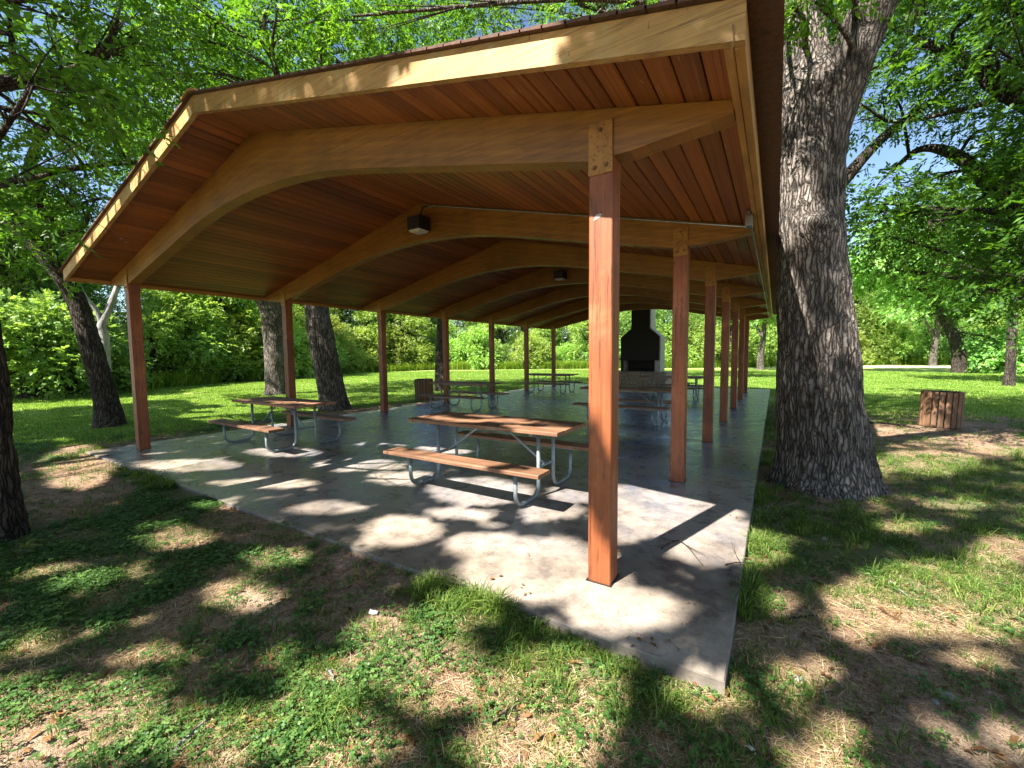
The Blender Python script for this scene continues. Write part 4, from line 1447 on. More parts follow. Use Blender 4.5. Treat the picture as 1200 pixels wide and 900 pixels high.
# unseen trees behind the camera, crowns carved to lay sun flecks on the ground
g_ = np.random.default_rng(99)
PT = [(-6.6, -10.0), (3.6, -9.2), (-11.0, -8.2)]
buckets = [[] for _ in PT]
N_ = 38000
tx_, ty_ = g_.uniform(-20, 7.5, N_), g_.uniform(-3.4, 9.0, N_)
hh_ = g_.uniform(5.2, 14.5, N_)
Q_ = np.stack([tx_, ty_, np.zeros(N_)], -1) + SUN * (hh_ / SUN[2])[:, None]
u_, v_, fw_ = project(Q_)
okm = (Q_[:, 1] < -3.45) & ((fw_ < .3) | (u_ < -60) | (v_ < -60)) 
Q_ = Q_[okm]
own = np.argmin(np.stack([np.hypot(Q_[:, 0] - a_, Q_[:, 1] - b_) for a_, b_ in PT]), 0)
for k_, (bx_, by_) in enumerate(PT):
    q_ = Q_[own == k_]
    b_ = np.array([bx_, by_, -.1])
    tr_ = [(bx_, by_, -.15, .40), (bx_, by_, 1.5, .34), (bx_ + .1, by_ + .1, 4, .3), (bx_, by_ + .2, 7, .2), (bx_, by_, 10.5, .06)]
    lm_ = []
    for a_ in range(6):
        an = a_ * 1.05 + k_
        lm_.append([(bx_, by_ + .1, 4 + a_ * .5, .16), (bx_ + 1.4 * math.cos(an), by_ + 1.4 * math.sin(an), 5.6 + a_ * .5, .11), (bx_ + 3.2 * math.cos(an), by_ + 3.2 * math.sin(an), 7 + a_ * .5, .04)])
    t_ = build_tree('shade_tree', ['broad shade tree on the open ground before the pavilion gable', 'broad shade tree well out from the slab corner beside the big trunk', 'broad shade tree beyond the near-black trunk', 'broad shade tree past the leaning lawn trunk'][k_], 'tree', b_, tr_, lm_, [], MAT['bark_a'], MAT['leaf_a'], None, 130 + k_, 14, 30, .05, .1)
    d_ = unit(g_.normal(0, 1, q_.shape) * np.array([1, 1, .4]) + np.array([0, 0, -.2]))
    V_, r_ = leaf_sprays(q_, d_, 9, .34, .19, .042, g_)
    V_, r_ = cut_gaps(V_, r_)
    leaf_object('crown', V_, r_, MAT['leaf_a'], t_, b_)
    # a few feeder twigs through the crown
    TV, TF, off = [], [], 0
    for e in q_[:: max(1, len(q_) // 70)]:
        an = g_.integers(0, 6)
        s_ = np.array(lm_[an][1][:3])
        C_ = spline([np.r_[s_, .030], np.r_[(s_ + e) / 2 + g_.normal(0, .3, 3), .016], np.r_[e, .004]], 9)
        if not_in_roof(C_[:, :3]).all() and np.mean(~sun_gap(C_[3:, :3])) > .25:
            continue
        v_, f_ = tube_arrays(C_[:, :3], C_[:, 3], 5)
        TV.append(v_); TF.append(f_ + off); off += len(v_)
    obj('branchwork', make_mesh('branchwork', np.vstack(TV) - b_, np.vstack(TF), MAT['bark_a'], True), t_, kind='stuff')

# ------------------------------------------------------------------ far trees
# leaning tree with a bush at its foot
H = at(1124, 438, -.1)
fw_dir = unit((H - CAM) * np.array([1, 1, 0]))
side = np.array([fw_dir[1], -fw_dir[0], 0])


def hp_(s, z, b=0.0):
    p_ = H + side * s + fw_dir * b
    return (p_[0], p_[1], z)


tH = [(*hp_(0, -.15), .46), (*hp_(-.1, 1.5), .38), (*hp_(-.6, 3.2), .34), (*hp_(-1.5, 5.5), .30), (*hp_(-2.0, 7.4), .27), (*hp_(-1.4, 10), .25), (*hp_(-.6, 13), .1)]
lH = [[(*hp_(-1.6, 5.8), .3), (*hp_(-3.4, 7.6), .24), (*hp_(-5.6, 9), .1)], [(*hp_(-1.9, 7.2), .3), (*hp_(.6, 8.6), .2), (*hp_(3.4, 9.2), .08)]]
cH = ball_clusters(hp_(-.4, 9.2), (7.0, 5.5, 3.8), 44, 1.9, 62, 51)
cH += [(*hp_(s_, z_, b__), 1.0, 52) for s_, z_, b__ in ((1.3, .9, .2), (2.1, .7, 0), (1.6, 1.9, .3), (2.9, 1.0, .4), (1.1, 2.6, .5), (2.4, 1.9, .5))]
build_tree('lawn_tree', 'crooked leaning tree with ivy bush at its foot across the lawn', 'tree', np.array([H[0], H[1], -.1]), tH, lH, cH, MAT['bark_b'], MAT['leaf_m'], None, 140, 20, 50, .05, .1, leaf_l=.34, leaf_w=.09, spray_L=.6, freq=4)
# bare straight trunk by the far lawn
I_ = at(1182, 453, -.1)
tI = [(I_[0], I_[1], -.15, .20), (I_[0], I_[1], 1.5, .17), (I_[0], I_[1], 4, .16), (I_[0] + .1, I_[1], 7, .13), (I_[0], I_[1], 10, .08)]
lI = [[(I_[0], I_[1], 4.2, .14), (I_[0] - 1.4, I_[1] - .4, 5.4, .1), (I_[0] - 2.8, I_[1] - .6, 5.8, .04)], [(I_[0], I_[1], 4.8, .14), (I_[0] + 1.5, I_[1], 6, .1), (I_[0] + 2.8, I_[1], 6.6, .04)]]
build_tree('lawn_tree', 'straight dark trunk with low foliage standing alone on the lawn', 'tree', np.array([I_[0], I_[1], -.1]), tI, lI, ball_clusters((I_[0], I_[1], 7.6), (4.2, 3.8, 2.9), 34, 1.4, 56, 52), MAT['bark_b'], MAT['leaf_b'], None, 141, 16, 40, .06, .04, leaf_l=.24, leaf_w=.055, spray_L=.42)

# pale, bare forked trunk by the woods
Gp = away(124, 440, 25.0)
Gp[2] = -.1
tG = [(*away(124, 455, 25), .20), (*away(122, 395, 25), .17), (*away(119, 382, 25), .15), (*away(128, 362, 25), .13), (*away(138, 335, 25), .11), (*away(150, 305, 25), .08), (*away(158, 285, 25), .05)]
lG = [[(*away(120, 380, 25), .11), (*away(112, 362, 25), .09), (*away(100, 348, 25), .08), (*away(88, 325, 25), .05)]]
build_tree('bare_tree', 'pale bare forked trunk in front of the woods', 'tree', Gp, tG, lG, [], MAT['bark_pale'], MAT['leaf_m'], None, 142, 16, 50, .02, .0)

# woodland edge: a few kinds, copied
KIND = {}


def wood_kind(key, hgt, wid, n_cl, leaf_m, seed, low):
    g = np.random.default_rng(seed)
    tr = trunk_tube([(0, 0, -.3, .26), (.05, 0, hgt * .3, .2), (-.1, .1, hgt * .6, .13), (0, 0, hgt * .92, .04)], 20, 8, .05, seed, .1, 4)
    tmesh = make_mesh('trunk', tr[0], tr[1], MAT['bark_b'] if key != 'grey' else MAT['bark_pale'], True)
    PP, DD = [], []
    TV, TF, off = [], [], 0
    for k_ in range(n_cl):
        z_ = g.uniform(low, 1) * hgt
        env = wid * (math.sin(math.pi * min(1, (z_ / hgt) * .86 + .12)) ** .6)
        an = g.uniform(0, 6.283)
        rr = env * g.uniform(.25, 1) ** .6
        c_ = np.array([rr * math.cos(an), rr * math.sin(an), z_])
        cr = g.uniform(.55, 1.15) * wid * .36
        ns = int(82 * (cr / .9) ** 1.6) + 14
        u_ = unit(g.normal(0, 1, (ns, 3)))
        PP.append(c_ + u_ * cr * g.uniform(0, 1, (ns, 1)) ** .4 * np.array([1, 1, .8]))
        DD.append(unit(u_ + np.array([0, 0, .1]) + g.normal(0, .4, (ns, 3))))
        s_ = np.array([0, 0, max(.1, z_ * .6)])
        C_ = spline([np.r_[s_, .06], np.r_[(s_ + c_) / 2, .04], np.r_[c_, .012]], 5)
        v_, f_ = tube_arrays(C_[:, :3], C_[:, 3], 4)
        TV.append(v_); TF.append(f_ + off); off += len(v_)
    V, r = leaf_sprays(np.vstack(PP), np.vstack(DD), 6, .36, .19, .050, g)
    V[:, 2] = np.maximum(V[:, 2], .0)
    cm = make_mesh('crown', V, np.arange(len(V)).reshape(-1, 4), leaf_m, False, {'rnd': r})
    bm_ = make_mesh('branchwork', np.vstack(TV), np.vstack(TF), MAT['bark_b'], True)
    KIND[key] = (tmesh, bm_, cm, hgt)


wood_kind('tall_m', 12, 3.6, 60, MAT['leaf_m'], 201, .12)
wood_kind('tall_d', 13, 3.4, 60, MAT['leaf_d'], 202, .10)
wood_kind('tall_y', 10, 3.2, 52, MAT['leaf_y'], 203, .08)
wood_kind('bush_y', 4.2, 2.3, 30, MAT['leaf_y'], 204, .06)
wood_kind('bush_m', 3.6, 2.4, 30, MAT['leaf_m'], 205, .05)
wood_kind('bush_d', 3.2, 2.2, 28, MAT['leaf_d'], 206, .05)
LAB = {'tall_m': ('woodland_tree', 'mid green leafy tree in the woods beyond the lawn', 'tree', 'mid green woodland trees'),
       'tall_d': ('woodland_tree', 'deep green dense tree in the woods beyond the lawn', 'tree', 'deep green woodland trees'),
       'tall_y': ('woodland_tree', 'bright yellow-green tree in the woods beyond the lawn', 'tree', 'yellow-green woodland trees'),
       'bush_y': ('shrub', 'bright yellow-green shrub at the sunny woods edge', 'shrub', 'yellow-green shrubs'),
       'bush_m': ('shrub', 'mid green shrub at the sunny woods edge', 'shrub', 'mid green shrubs'),
       'bush_d': ('shrub', 'dark green shrub at the woods edge', 'shrub', 'dark green shrubs')}


def plant(key, x, y, s, rz, sz=1.0):
    nm, lab, cat, grp = LAB[key]
    tm, bm_, cm, _h = KIND[key]
    t = thing(nm, lab, cat, (x, y, -.12), rz, grp)
    t.scale = (s, s, s * sz)
    obj('trunk', tm, t)
    obj('branchwork', bm_, t, kind='stuff')
    obj('crown', cm, t, kind='stuff')
    return t


EDGE = [(-120, 474, .0), (60, 466, 0), (150, 459, 0), (230, 452, 0), (300, 447, 0), (360, 441, 0), (430, 436, 0), (500, 433.5, 0), (600, 432.5, 0), (700, 431.5, 0), (800, 431, 0), (880, 430, 0), (960, 428.5, 0), (1040, 427, 0), (1120, 427, 0), (1200, 427, 0), (1330, 427, 0)]
ep = np.array([at(a_, b_ + .6, -.1)[:2] for a_, b_, c_ in EDGE])
seg = np.linalg.norm(np.diff(ep, axis=0), axis=1)
cum = np.r_[0, np.cumsum(seg)]


def along(s):
    k_ = min(len(seg) - 1, int(np.searchsorted(cum, s) - 1)) if s > 0 else 0
    f_ = (s - cum[k_]) / seg[k_]
    p_ = ep[k_] + (ep[k_ + 1] - ep[k_]) * f_
    n_ = unit(p_ - CAM[:2])
    return p_, n_


g_ = np.random.default_rng(321)
s = 0.0
while s < cum[-1]:
    p_, n_ = along(s)
    key = g_.choice(['bush_y', 'bush_m', 'bush_d', 'bush_y'])
    if p_[0] < -20 and p_[1] > 3 and key != 'bush_m':
        key = 'bush_y'
    q_ = p_ + n_ * g_.uniform(1.2, 3.2)
    plant(key, q_[0], q_[1], g_.uniform(.75, 1.2), g_.uniform(0, 6.28), g_.uniform(.8, 1.15))
    s += g_.uniform(2.6, 4.4)
for back, step, lo, hi in ((4.5, 4.6, .62, .95), (9.0, 6.0, .85, 1.15), (15, 8.0, 1.0, 1.35)):
    s = g_.uniform(0, 3)
    while s < cum[-1]:
        p_, n_ = along(s)
        key = g_.choice(['tall_m', 'tall_d', 'tall_y'], p=[.38, .20, .42])
        if back < 8 and p_[0] < -22 and p_[1] > 4:
            key = 'tall_y'
        q_ = p_ + n_ * (back + g_.uniform(-1.2, 1.2))
        px_, py_, _ = project(np.array([q_[0], q_[1], 3.0]))
        if 95 < px_ < 150 and back < 10:      # a gap in the wood where sky shows
            s += step
            continue
        plant(key, q_[0], q_[1], g_.uniform(lo, hi), g_.uniform(0, 6.28), g_.uniform(.85, 1.15))
        s += step * g_.uniform(.7, 1.3) * (1.12 if p_[0] < -22 else 1.0)
for px_, d_, key, s_ in ((-40, 31, 'tall_m', .8), (15, 33, 'tall_d', .8), (55, 35, 'tall_m', .85), (88, 38, 'tall_y', .9), (30, 27.5, 'bush_m', 1.2), (80, 28, 'bush_d', 1.1), (265, 36, 'tall_y', .8), (225, 37, 'tall_y', .75)):
    q_ = away(px_, 450, d_)
    plant(key, q_[0], q_[1], s_, px_ * .7, 1.0)
# trunks that stand free in front of the wood
for px_, py_, d_, h_, r_, lab in ((891, 434, None, 9, .27, 'pale thick trunk in front of the woods beyond the slab end'), (1093, 429, None, 9, .30, 'pale forked trunk far behind the crooked lawn tree')):
    p_ = at(px_, py_, -.1)
    x_, y_ = p_[0], p_[1]
    build_tree('woodland_tree', lab, 'tree', np.array([x_, y_, -.1]), [(x_, y_, -.2, r_ * 1.15), (x_, y_, 1.5, r_), (x_ + .2, y_, 4, r_ * .8), (x_ + .1, y_, h_, r_ * .3)], [[(x_, y_, 3.2, r_ * .5), (x_ - 1, y_, 5.5, r_ * .35), (x_ - 1.6, y_, 8, .05)]],
               ball_clusters((x_, y_ + .6, 8.2), (4.4, 4, 3.2), 24, 1.8, 50, int(px_)), MAT['bark_a'], MAT['leaf_m'], None, int(px_), 14, 30, .05, .05, leaf_l=.34, leaf_w=.09, spray_L=.6, freq=4)

# a bit of play equipment in front of the far wood
pq = at(1012, 426, -.1)
fwq = unit((pq - CAM) * np.array([1, 1, 0]))
sdq = np.array([fwq[1], -fwq[0], 0])
pt = thing('play_slide', 'small yellow and pale blue play equipment in front of the far woods', 'playground', (pq[0], pq[1], -.1))
lq = lambda s_, z_, b_=0: tuple(sdq * s_ + fwq * b_ + np.array([0, 0, z_]))
mb = MB()
mb.tube([lq(-.9, 1.1), lq(-.5, .75), lq(.0, .3), lq(.25, .15)], [.28, .28, .28, .26], 8)
obj('chute', mb.mesh('chute', MAT['yellow']), pt)
for s_ in (.55, .95):
    mb = MB()
    mb.tube([lq(s_, 0), lq(s_ + .1, 2.4)], .09, 8)
    obj('upright', mb.mesh('upright', MAT['blue']), pt)
mb = MB()
mb.tube([lq(-.9, 1.1), lq(.6, 1.3)], .10, 8)
mb.tube([lq(.55, 2.3), lq(1.05, 2.3)], .08, 8)
obj('cross_rail', mb.mesh('cross_rail', MAT['blue']), pt)


# ------------------------------------------------------------------ scattered growth (geometry nodes)
def proto(name, V, r, mat, F=None):
    V = np.asarray(V, float).reshape(-1, 3)
    F = np.arange(len(V)).reshape(-1, 4) if F is None else F
    me = make_mesh(name, V, F, mat, False, {'rnd': r})
    return bpy.data.objects.new(name, me)        # source shape only, not linked to the scene


def blades(g, n_, rad, h, w, lean=.5, dry=None):
    V, r = [], []
    for k_ in range(n_):
        a_, b_ = g.uniform(0, 6.283), rad * math.sqrt(g.uniform())
        p_ = np.array([b_ * math.cos(a_), b_ * math.sin(a_), -.012])
        an = a_ + g.normal(0, .9)
        out = np.array([math.cos(an), math.sin(an), 0])
        sd = np.array([-math.sin(an), math.cos(an), 0])
        hh = h * g.uniform(.5, 1.15)
        ln = lean * g.uniform(.2, 1.3)
        m_ = p_ + out * hh * ln * .35 + np.array([0, 0, hh * .62])
        e_ = p_ + out * hh * ln * 1.05 + np.array([0, 0, hh * (1.0 - .45 * ln)])
        ww = w * g.uniform(.7, 1.2)
        V += [p_ - sd * ww, p_ + sd * ww, m_ + sd * ww * .85, m_ - sd * ww * .85]
        V += [m_ - sd * ww * .85, m_ + sd * ww * .85, e_ + sd * ww * .12, e_ - sd * ww * .12]
        t_ = g.uniform(0, 1)
        r += [t_] * 8
    return V, r


def clover(g, n_, rad, h, l):
    V, r = [], []
    for k_ in range(n_):
        a_, b_ = g.uniform(0, 6.283), rad * math.sqrt(g.uniform())
        hh = h * g.uniform(.4, 1.2)
        c_ = np.array([b_ * math.cos(a_), b_ * math.sin(a_), hh])
        up = unit(np.array([g.normal(0, .35), g.normal(0, .35), 1]))
        a0 = g.uniform(0, 6.283)
        t_ = g.uniform(0, 1)
        for q in range(3):
            an = a0 + q * 2.094 + g.normal(0, .15)
            d_ = unit(np.array([math.cos(an), math.sin(an), g.uniform(-.1, .25)]))
            w_ = unit(np.cross(up, d_))
            l_ = l * g.uniform(.8, 1.2)
            V += [c_, c_ + d_ * l_ * .6 + w_ * l_ * .46, c_ + d_ * l_, c_ + d_ * l_ * .6 - w_ * l_ * .46]
            r += [min(1, t_ * .8 + g.uniform(0, .2))] * 4
        sd = np.array([-math.sin(a_), math.cos(a_), 0]) * .0012
        f_ = np.array([c_[0] * .8, c_[1] * .8, -.01])
        V += [f_ - sd, f_ + sd, c_ + sd, c_ - sd]
        r += [t_ * .4] * 4
    return V, r


def flats(g, n_, rad, l, w, curl=.3):
    V, r = [], []
    for k_ in range(n_):
        a_, b_ = g.uniform(0, 6.283), rad * math.sqrt(g.uniform())
        c_ = np.array([b_ * math.cos(a_), b_ * math.sin(a_), g.uniform(.002, .012)])
        an = g.uniform(0, 6.283)
        d_ = np.array([math.cos(an), math.sin(an), g.uniform(-.12, .25)])
        w_ = np.array([-math.sin(an), math.cos(an), g.uniform(-.3, .3)])
        l_, ww = l * g.uniform(.6, 1.3), w * g.uniform(.7, 1.3)
        V += [c_ - d_ * l_ / 2, c_ + w_ * ww / 2 + np.array([0, 0, ww * curl]), c_ + d_ * l_ / 2, c_ - w_ * ww / 2 + np.array([0, 0, ww * curl])]
        r += [g.uniform(0, 1)] * 4
    return V, r


def scatter(name, label, cat, pts, scl, protos, g, tilt=.12):
    n_ = len(pts)
    me = bpy.data.meshes.new(name)
    me.vertices.add(n_)
    me.vertices.foreach_set('co', np.asarray(pts, np.float32).ravel())
    rot = np.stack([g.normal(0, tilt, n_), g.normal(0, tilt, n_), g.uniform(0, 6.283, n_)], -1).astype(np.float32)
    a_ = me.attributes.new('rot', 'FLOAT_VECTOR', 'POINT')
    a_.data.foreach_set('vector', rot.ravel())
    a_ = me.attributes.new('scl', 'FLOAT', 'POINT')
    a_.data.foreach_set('value', np.asarray(scl, np.float32))
    a_ = me.attributes.new('idx', 'INT', 'POINT')
    a_.data.foreach_set('value', g.integers(0, len(protos), n_).astype(np.int32))
    o = obj(name, me, kind='stuff')
    tag(o, label, cat, None, 'stuff')
    ng = bpy.data.node_groups.new(name, 'GeometryNodeTree')
    ng.interface.new_socket('Geometry', in_out='INPUT', socket_type='NodeSocketGeometry')
    ng.interface.new_socket('Geometry', in_out='OUTPUT', socket_type='NodeSocketGeometry')
    N, L = ng.nodes, ng.links
    gi, go = N.new('NodeGroupInput'), N.new('NodeGroupOutput')
    mp = N.new('GeometryNodeMeshToPoints')
    ip = N.new('GeometryNodeInstanceOnPoints')
    jn = N.new('GeometryNodeJoinGeometry')
    for p_ in protos:
        oi = N.new('GeometryNodeObjectInfo')
        oi.inputs['Object'].default_value = p_
        gt = N.new('GeometryNodeGeometryToInstance')
        L.new(oi.outputs['Geometry'], gt.inputs[0])
        L.new(gt.outputs[0], jn.inputs[0])

    def attr(nm, ty):
        q = N.new('GeometryNodeInputNamedAttribute')
        q.data_type = ty
        q.inputs['Name'].default_value = nm
        return q.outputs['Attribute']
    L.new(gi.outputs[0], mp.inputs['Mesh'])
    L.new(mp.outputs[0], ip.inputs['Points'])
    L.new(jn.outputs[0], ip.inputs['Instance'])
    ip.inputs['Pick Instance'].default_value = True
    L.new(attr('idx', 'INT'), ip.inputs['Instance Index'])
    L.new(attr('rot', 'FLOAT_VECTOR'), ip.inputs['Rotation'])
    L.new(attr('scl', 'FLOAT'), ip.inputs['Scale'])
    L.new(ip.outputs[0], go.inputs[0])
    md = o.modifiers.new('scatter', 'NODES')
    md.node_group = ng
    return o


def spread_pts(n_, dmin, dmax, g, power=1.6):
    """points in the sector the camera sees (with a wide margin), denser near it"""
    t_ = g.uniform(0, 1, n_)
    d_ = dmin + (dmax - dmin) * t_ ** power
    a_ = YAW + g.uniform(math.radians(-64), math.radians(64), n_)
    x_, y_ = CAM[0] - np.sin(a_) * d_, CAM[1] + np.cos(a_) * d_
    return x_, y_, d_


def clear_of(x_, y_, pad=.0):
    ok = slab_dist(x_, y_) > .012 + pad
    for cx, cy, r in ((1.56, 3.7, .50), (B[0], B[1], .3), (C[0], C[1], .24), (D[0], D[1], .26), (E_[0], E_[1], .42), (F_[0], F_[1], .45), (bR[0], bR[1] + .3, .36), (bL[0], bL[1] + .2, .36)):
        ok &= np.hypot(x_ - cx, y_ - cy) > r
    return ok


g = np.random.default_rng(2024)
P_grass = [proto('grass_tuft', *blades(g, 16, .035, .075, .0022, .9), MAT['grass']) for _ in range(5)]
P_tall = [proto('grass_tuft_tall', *blades(g, 18, .03, .15, .0030, .85), MAT['grass']) for _ in range(4)]
P_clover = [proto('clover_sprig', *clover(g, 13, .06, .035, .0135), MAT['clover']) for _ in range(5)]
P_straw = [proto('straw_wisp', *flats(g, 14, .10, .085, .0028, .6), MAT['straw']) for _ in range(4)]
P_lawn = [proto('lawn_tuft', *blades(g, 46, .16, .055, .0050, .8), MAT['lawn']) for _ in range(5)]
P_weed = [proto('weed_clump', *blades(g, 40, .45, .75, .016, .6), MAT['weed']) for _ in range(5)]
P_dead = [proto('dead_leaf', *flats(g, 3, .06, .055, .028, .35), MAT['deadleaf']) for _ in range(5)]

# grass on the worn ground
x_, y_, d_ = spread_pts(150000, .7, 16, g, 1.0)
gm = grass_mask(x_, y_)
lm = lawn_mask(x_, y_)
right = sstep(-2.8, .2, x_ + 1.2 * (nz2(x_, y_, .8, 2, 61) - .5))
pr = gm * (.22 + .78 * right) * (1 - .7 * lm) * sstep(.38, .62, nz2(x_, y_, 4.6, 3, 62)) * 1.0 + .05
k_ = (g.uniform(0, 1, len(x_)) < pr * .55) & clear_of(x_, y_)
scatter('grass', 'short green grass tufts growing on the worn ground', 'grass', np.stack([x_[k_], y_[k_], ground_z(x_[k_], y_[k_])], -1), g.uniform(.6, 1.25, k_.sum()), P_grass, g)
# taller tufts along the slab edge and here and there
x_, y_, d_ = spread_pts(60000, .8, 12, g, 1.0)
sd_ = slab_dist(x_, y_)
pr = np.exp(-(sd_ / .16) ** 2) * sstep(.45, .62, nz2(x_, y_, 1.4, 2, 77)) + .045 * grass_mask(x_, y_) * sstep(-2, 0, x_)
k_ = (g.uniform(0, 1, len(x_)) < pr) & clear_of(x_, y_)
scatter('edge_grass', 'longer grass tufts leaning over the slab edge', 'grass', np.stack([x_[k_], y_[k_], ground_z(x_[k_], y_[k_])], -1), g.uniform(.5, 1.15, k_.sum()), P_tall, g)
# clover and low weeds
x_, y_, d_ = spread_pts(170000, .7, 13, g, 1.0)
left = sstep(.3, -2.2, x_ + 1.6 * (nz2(x_, y_, .7, 2, 63) - .5))
pr = grass_mask(x_, y_) * (.06 + .94 * left) * (1 - lawn_mask(x_, y_)) * sstep(.40, .60, nz2(x_, y_, 4.2, 4, 64)) + .03
k_ = (g.uniform(0, 1, len(x_)) < pr * .6) & clear_of(x_, y_)
scatter('clover', 'low clover and broadleaf weeds patching the bare soil', 'ground cover', np.stack([x_[k_], y_[k_], ground_z(x_[k_], y_[k_])], -1), g.uniform(.6, 1.35, k_.sum()), P_clover, g)
# dry straw and dead leaves
x_, y_, d_ = spread_pts(60000, .7, 11, g, 1.0)
k_ = (g.uniform(0, 1, len(x_)) < .60 * sstep(.36, .60, nz2(x_, y_, 1.1, 3, 65)) * (1 - lawn_mask(x_, y_)) + .05) & clear_of(x_, y_)
scatter('dry_grass', 'dry straw-coloured grass lying on the soil', 'dry grass', np.stack([x_[k_], y_[k_], ground_z(x_[k_], y_[k_]) + .004], -1), g.uniform(.5, 1.3, k_.sum()), P_straw, g, .06)
x_, y_, d_ = spread_pts(9000, .8, 14, g, 1.0)
k_ = (g.uniform(0, 1, len(x_)) < .30 + .5 * np.exp(-np.hypot(x_ - 1.6, y_ - 3.7) ** 2 / 3)) & clear_of(x_, y_)
scatter('leaf_litter', 'scattered brown fallen leaves', 'leaf litter', np.stack([x_[k_], y_[k_], ground_z(x_[k_], y_[k_]) + .004], -1), g.uniform(.4, 1.2, k_.sum()), P_dead, g, .1)
# bits blown onto the slab, thickest along its rim
x_, y_ = g.uniform(SLAB[0], SLAB[1], 26000), g.uniform(SLAB[2], 9, 26000)
rim = np.minimum(np.minimum(x_ - SLAB[0], SLAB[1] - x_), y_ - SLAB[2])
k_ = (g.uniform(0, 1, len(x_)) < .55 * np.exp(-rim / .10) * sstep(.40, .6, nz2(x_, y_, 1.6, 3, 92)) + .006) & (rim > .02)
for px_, py_ in [(0, q_ * S_BAY) for q_ in range(4)] + [(-W_BAY, q_ * S_BAY) for q_ in range(4)]:
    k_ &= np.hypot(x_ - px_, y_ - py_) > .16
scatter('slab_litter', 'specks of straw and dead leaf blown onto the slab', 'leaf litter', np.stack([x_[k_], y_[k_], np.full(k_.sum(), .003)], -1), g.uniform(.25, .8, k_.sum()), P_dead + P_straw[:2], g, .03)
# mown lawn
x_, y_, d_ = spread_pts(120000, 6, 46, g, 1.25)
k_ = (g.uniform(0, 1, len(x_)) < lawn_mask(x_, y_) * (.35 + .65 * sstep(.36, .56, nz2(x_, y_, .35, 4, 91)))) & clear_of(x_, y_, .1)
scatter('lawn', 'bright green mown lawn around the pavilion', 'lawn', np.stack([x_[k_], y_[k_], ground_z(x_[k_], y_[k_])], -1), g.uniform(.7, 1.2, k_.sum()) * (.75 + d_[k_] / 26), P_lawn, g, .05)
# tall weeds along the woods
ss = g.uniform(0, cum[-1], 5200)
pts = []
for s in ss:
    p_, n_ = along(s)
    q_ = p_ + n_ * abs(g.normal(0, 1.5)) + n_ * .2
    if nz2(np.array([q_[0]]), np.array([q_[1]]), .16, 2, 88)[0] + .25 * (p_[1] > 12) > g.uniform(.38, .62):
        pts.append((q_[0], q_[1], -.1))
scatter('tall_weeds', 'tall sunlit weeds and grasses along the foot of the woods', 'weeds', np.array(pts), g.uniform(.6, 1.6, len(pts)), P_weed, g, .1)


# ------------------------------------------------------------------ twigs, stones, scraps
def twig(label, pts, r, mat='bark_b', forks=(), cat='twig', name='fallen_twig'):
    pts = np.asarray(pts, float)
    b_ = pts[0].copy()
    n_ = 14
    C_ = spline(pts, n_)
    C_[1:-1] += np.random.default_rng(len(label)).normal(0, .004, (n_ - 2, 3)) * np.array([1, 1, .4])
    mb = MB()
    mb.tube(C_ - b_, np.linspace(r, r * .4, n_), 6)
    for f_ in forks:
        f_ = np.asarray(f_, float) - b_
        mb.tube(spline(f_, 6), np.linspace(r * .55, r * .2, 6), 5)
    o = obj(name, mb.mesh(name, MAT[mat]), None, b_)
    return tag(o, label, cat)


s3 = lambda px_, py_, z=.008: tuple(at(px_, py_, z))


def gpt(px_, py_, up=.012):
    p_ = at(px_, py_, -.07)
    for _ in range(3):
        p_ = at(px_, py_, float(ground_z(p_[0], p_[1])))
    return (p_[0], p_[1], p_[2] + up)


twig('thin forked dark twig lying on the slab in the shadow of the corner post', [s3(775, 643), s3(790, 634, .02), s3(803, 638, .015), s3(824, 663)], .006, forks=[[s3(803, 638, .015), s3(815, 645, .02), s3(826, 650, .01)], [s3(790, 634, .02), s3(776, 630, .04), s3(772, 627, .05)]])
twig('thin dry twig poking over the slab edge near the corner post', [s3(850, 662), s3(865, 659, .02), s3(884, 661, .01)], .005, forks=[[s3(868, 660, .02), s3(860, 645, .05), s3(857, 633, .07)]])
twig('pale weathered stick on the clover ground', [gpt(203, 890), gpt(220, 868, .02), gpt(243, 846)], .013, 'bark_pale', name='fallen_stick', cat='stick')
twig('long dark thin stick lying across clover', [gpt(20, 832), gpt(48, 820, .02), gpt(78, 804)], .007, name='fallen_stick', cat='stick')
twig('crooked dark root piece on sunlit dry soil', [gpt(576, 852), gpt(598, 836, .02), gpt(622, 812)], .013, forks=[[gpt(600, 834, .02), gpt(606, 842, .015), gpt(602, 850)]], name='fallen_stick', cat='stick')
twig('straight grey twig by the clover patch', [gpt(508, 858), gpt(538, 858, .018), gpt(545, 872)], .006)
twig('thin dark twig on bare soil beside the slab corner', [gpt(925, 728), gpt(940, 725, .015), gpt(957, 723)], .007)
twig('pale thin twig on trodden soil beyond the slab corner', [gpt(1040, 680), gpt(1055, 694, .015), gpt(1082, 716)], .006, 'bark_pale')
twig('dark fallen branch at the foot of the massive trunk', [gpt(1000, 497), gpt(1035, 497, .03), gpt(1078, 503)], .03, name='fallen_branch', cat='branch')
twig('small pale stick in clover near the slab edge', [gpt(384, 786), gpt(390, 796, .02), gpt(398, 815)], .007, 'bark_pale', name='fallen_stick', cat='stick')


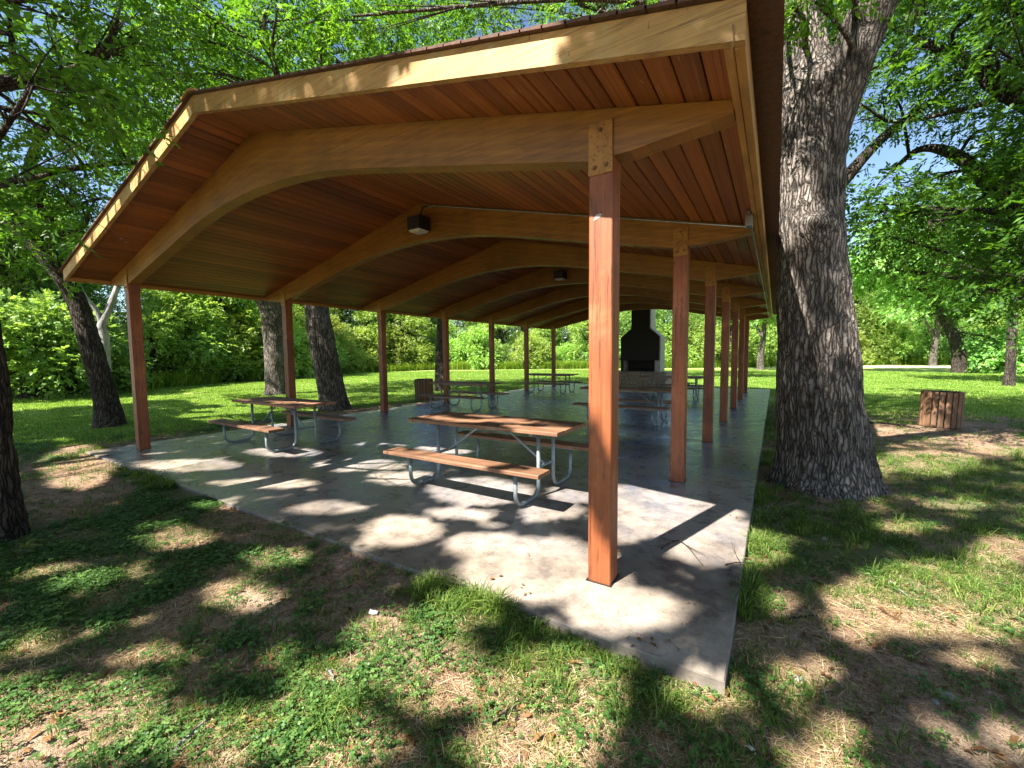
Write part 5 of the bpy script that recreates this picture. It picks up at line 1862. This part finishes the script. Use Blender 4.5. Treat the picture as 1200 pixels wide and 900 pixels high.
def stone(label, px_, py_, r, mat='pebble', seed=0):
    p_ = gpt(px_, py_, 0)
    g = np.random.default_rng(seed)
    import bmesh
    bm = bmesh.new()
    bmesh.ops.create_icosphere(bm, subdivisions=2, radius=1)
    for v in bm.verts:
        co = np.array(v.co)
        f_ = 1 + .45 * (fbm(co[None] * 1.6 + seed * 7, 3, seed)[0] - .5) * 2
        v.co = Vector((co[0] * r * f_, co[1] * r * .75 * f_, co[2] * r * .42 * f_))
    me = bpy.data.meshes.new('stone')
    bm.to_mesh(me)
    bm.free()
    me.materials.append(MAT[mat])
    o = obj('ground_stone', me, None, (p_[0], p_[1], p_[2] + r * .16), (0, 0, g.uniform(0, 6)))
    return tag(o, label, 'stone')


stone('flat grey angular stone on the dark soil in the grass', 1108, 816, .036, seed=1)
stone('pale broken stone half buried near the slab corner', 936, 797, .034, seed=2)
stone('tiny pale pebble on the trodden soil beyond the slab', 966, 632, .03, seed=3)
stone('white chip of stone on the grass by the lawn bin', 1143, 504, .04, 'limestone', seed=4)
stone('small grey pebble beside the flat grey stone', 1096, 822, .02, seed=5)
stone('small pale stone in the clover patch', 258, 763, .028, seed=6)


def scrap(label, px_, py_, w, h, rz):
    p_ = gpt(px_, py_, .012)
    V, F = [], []
    n_ = 5
    g = np.random.default_rng(int(px_))
    for a_ in range(n_):
        for b_ in range(n_):
            V.append(((a_ / (n_ - 1) - .5) * w, (b_ / (n_ - 1) - .5) * h, .012 * g.uniform(0, 1)))
    for a_ in range(n_ - 1):
        for b_ in range(n_ - 1):
            F.append([a_ * n_ + b_, (a_ + 1) * n_ + b_, (a_ + 1) * n_ + b_ + 1, a_ * n_ + b_ + 1])
    o = obj('paper_scrap', make_mesh('paper_scrap', V, F, MAT['paper'], True), None, p_, (.25, .1, rz))
    md = o.modifiers.new('thick', 'SOLIDIFY')
    md.thickness = .0012
    return tag(o, label, 'litter')


scrap('crumpled white paper scrap on the clover by the slab front', 438, 720, .055, .035, .6)
scrap('pale strip of litter in the grass below the slab corner', 878, 880, .075, .022, 2.4)
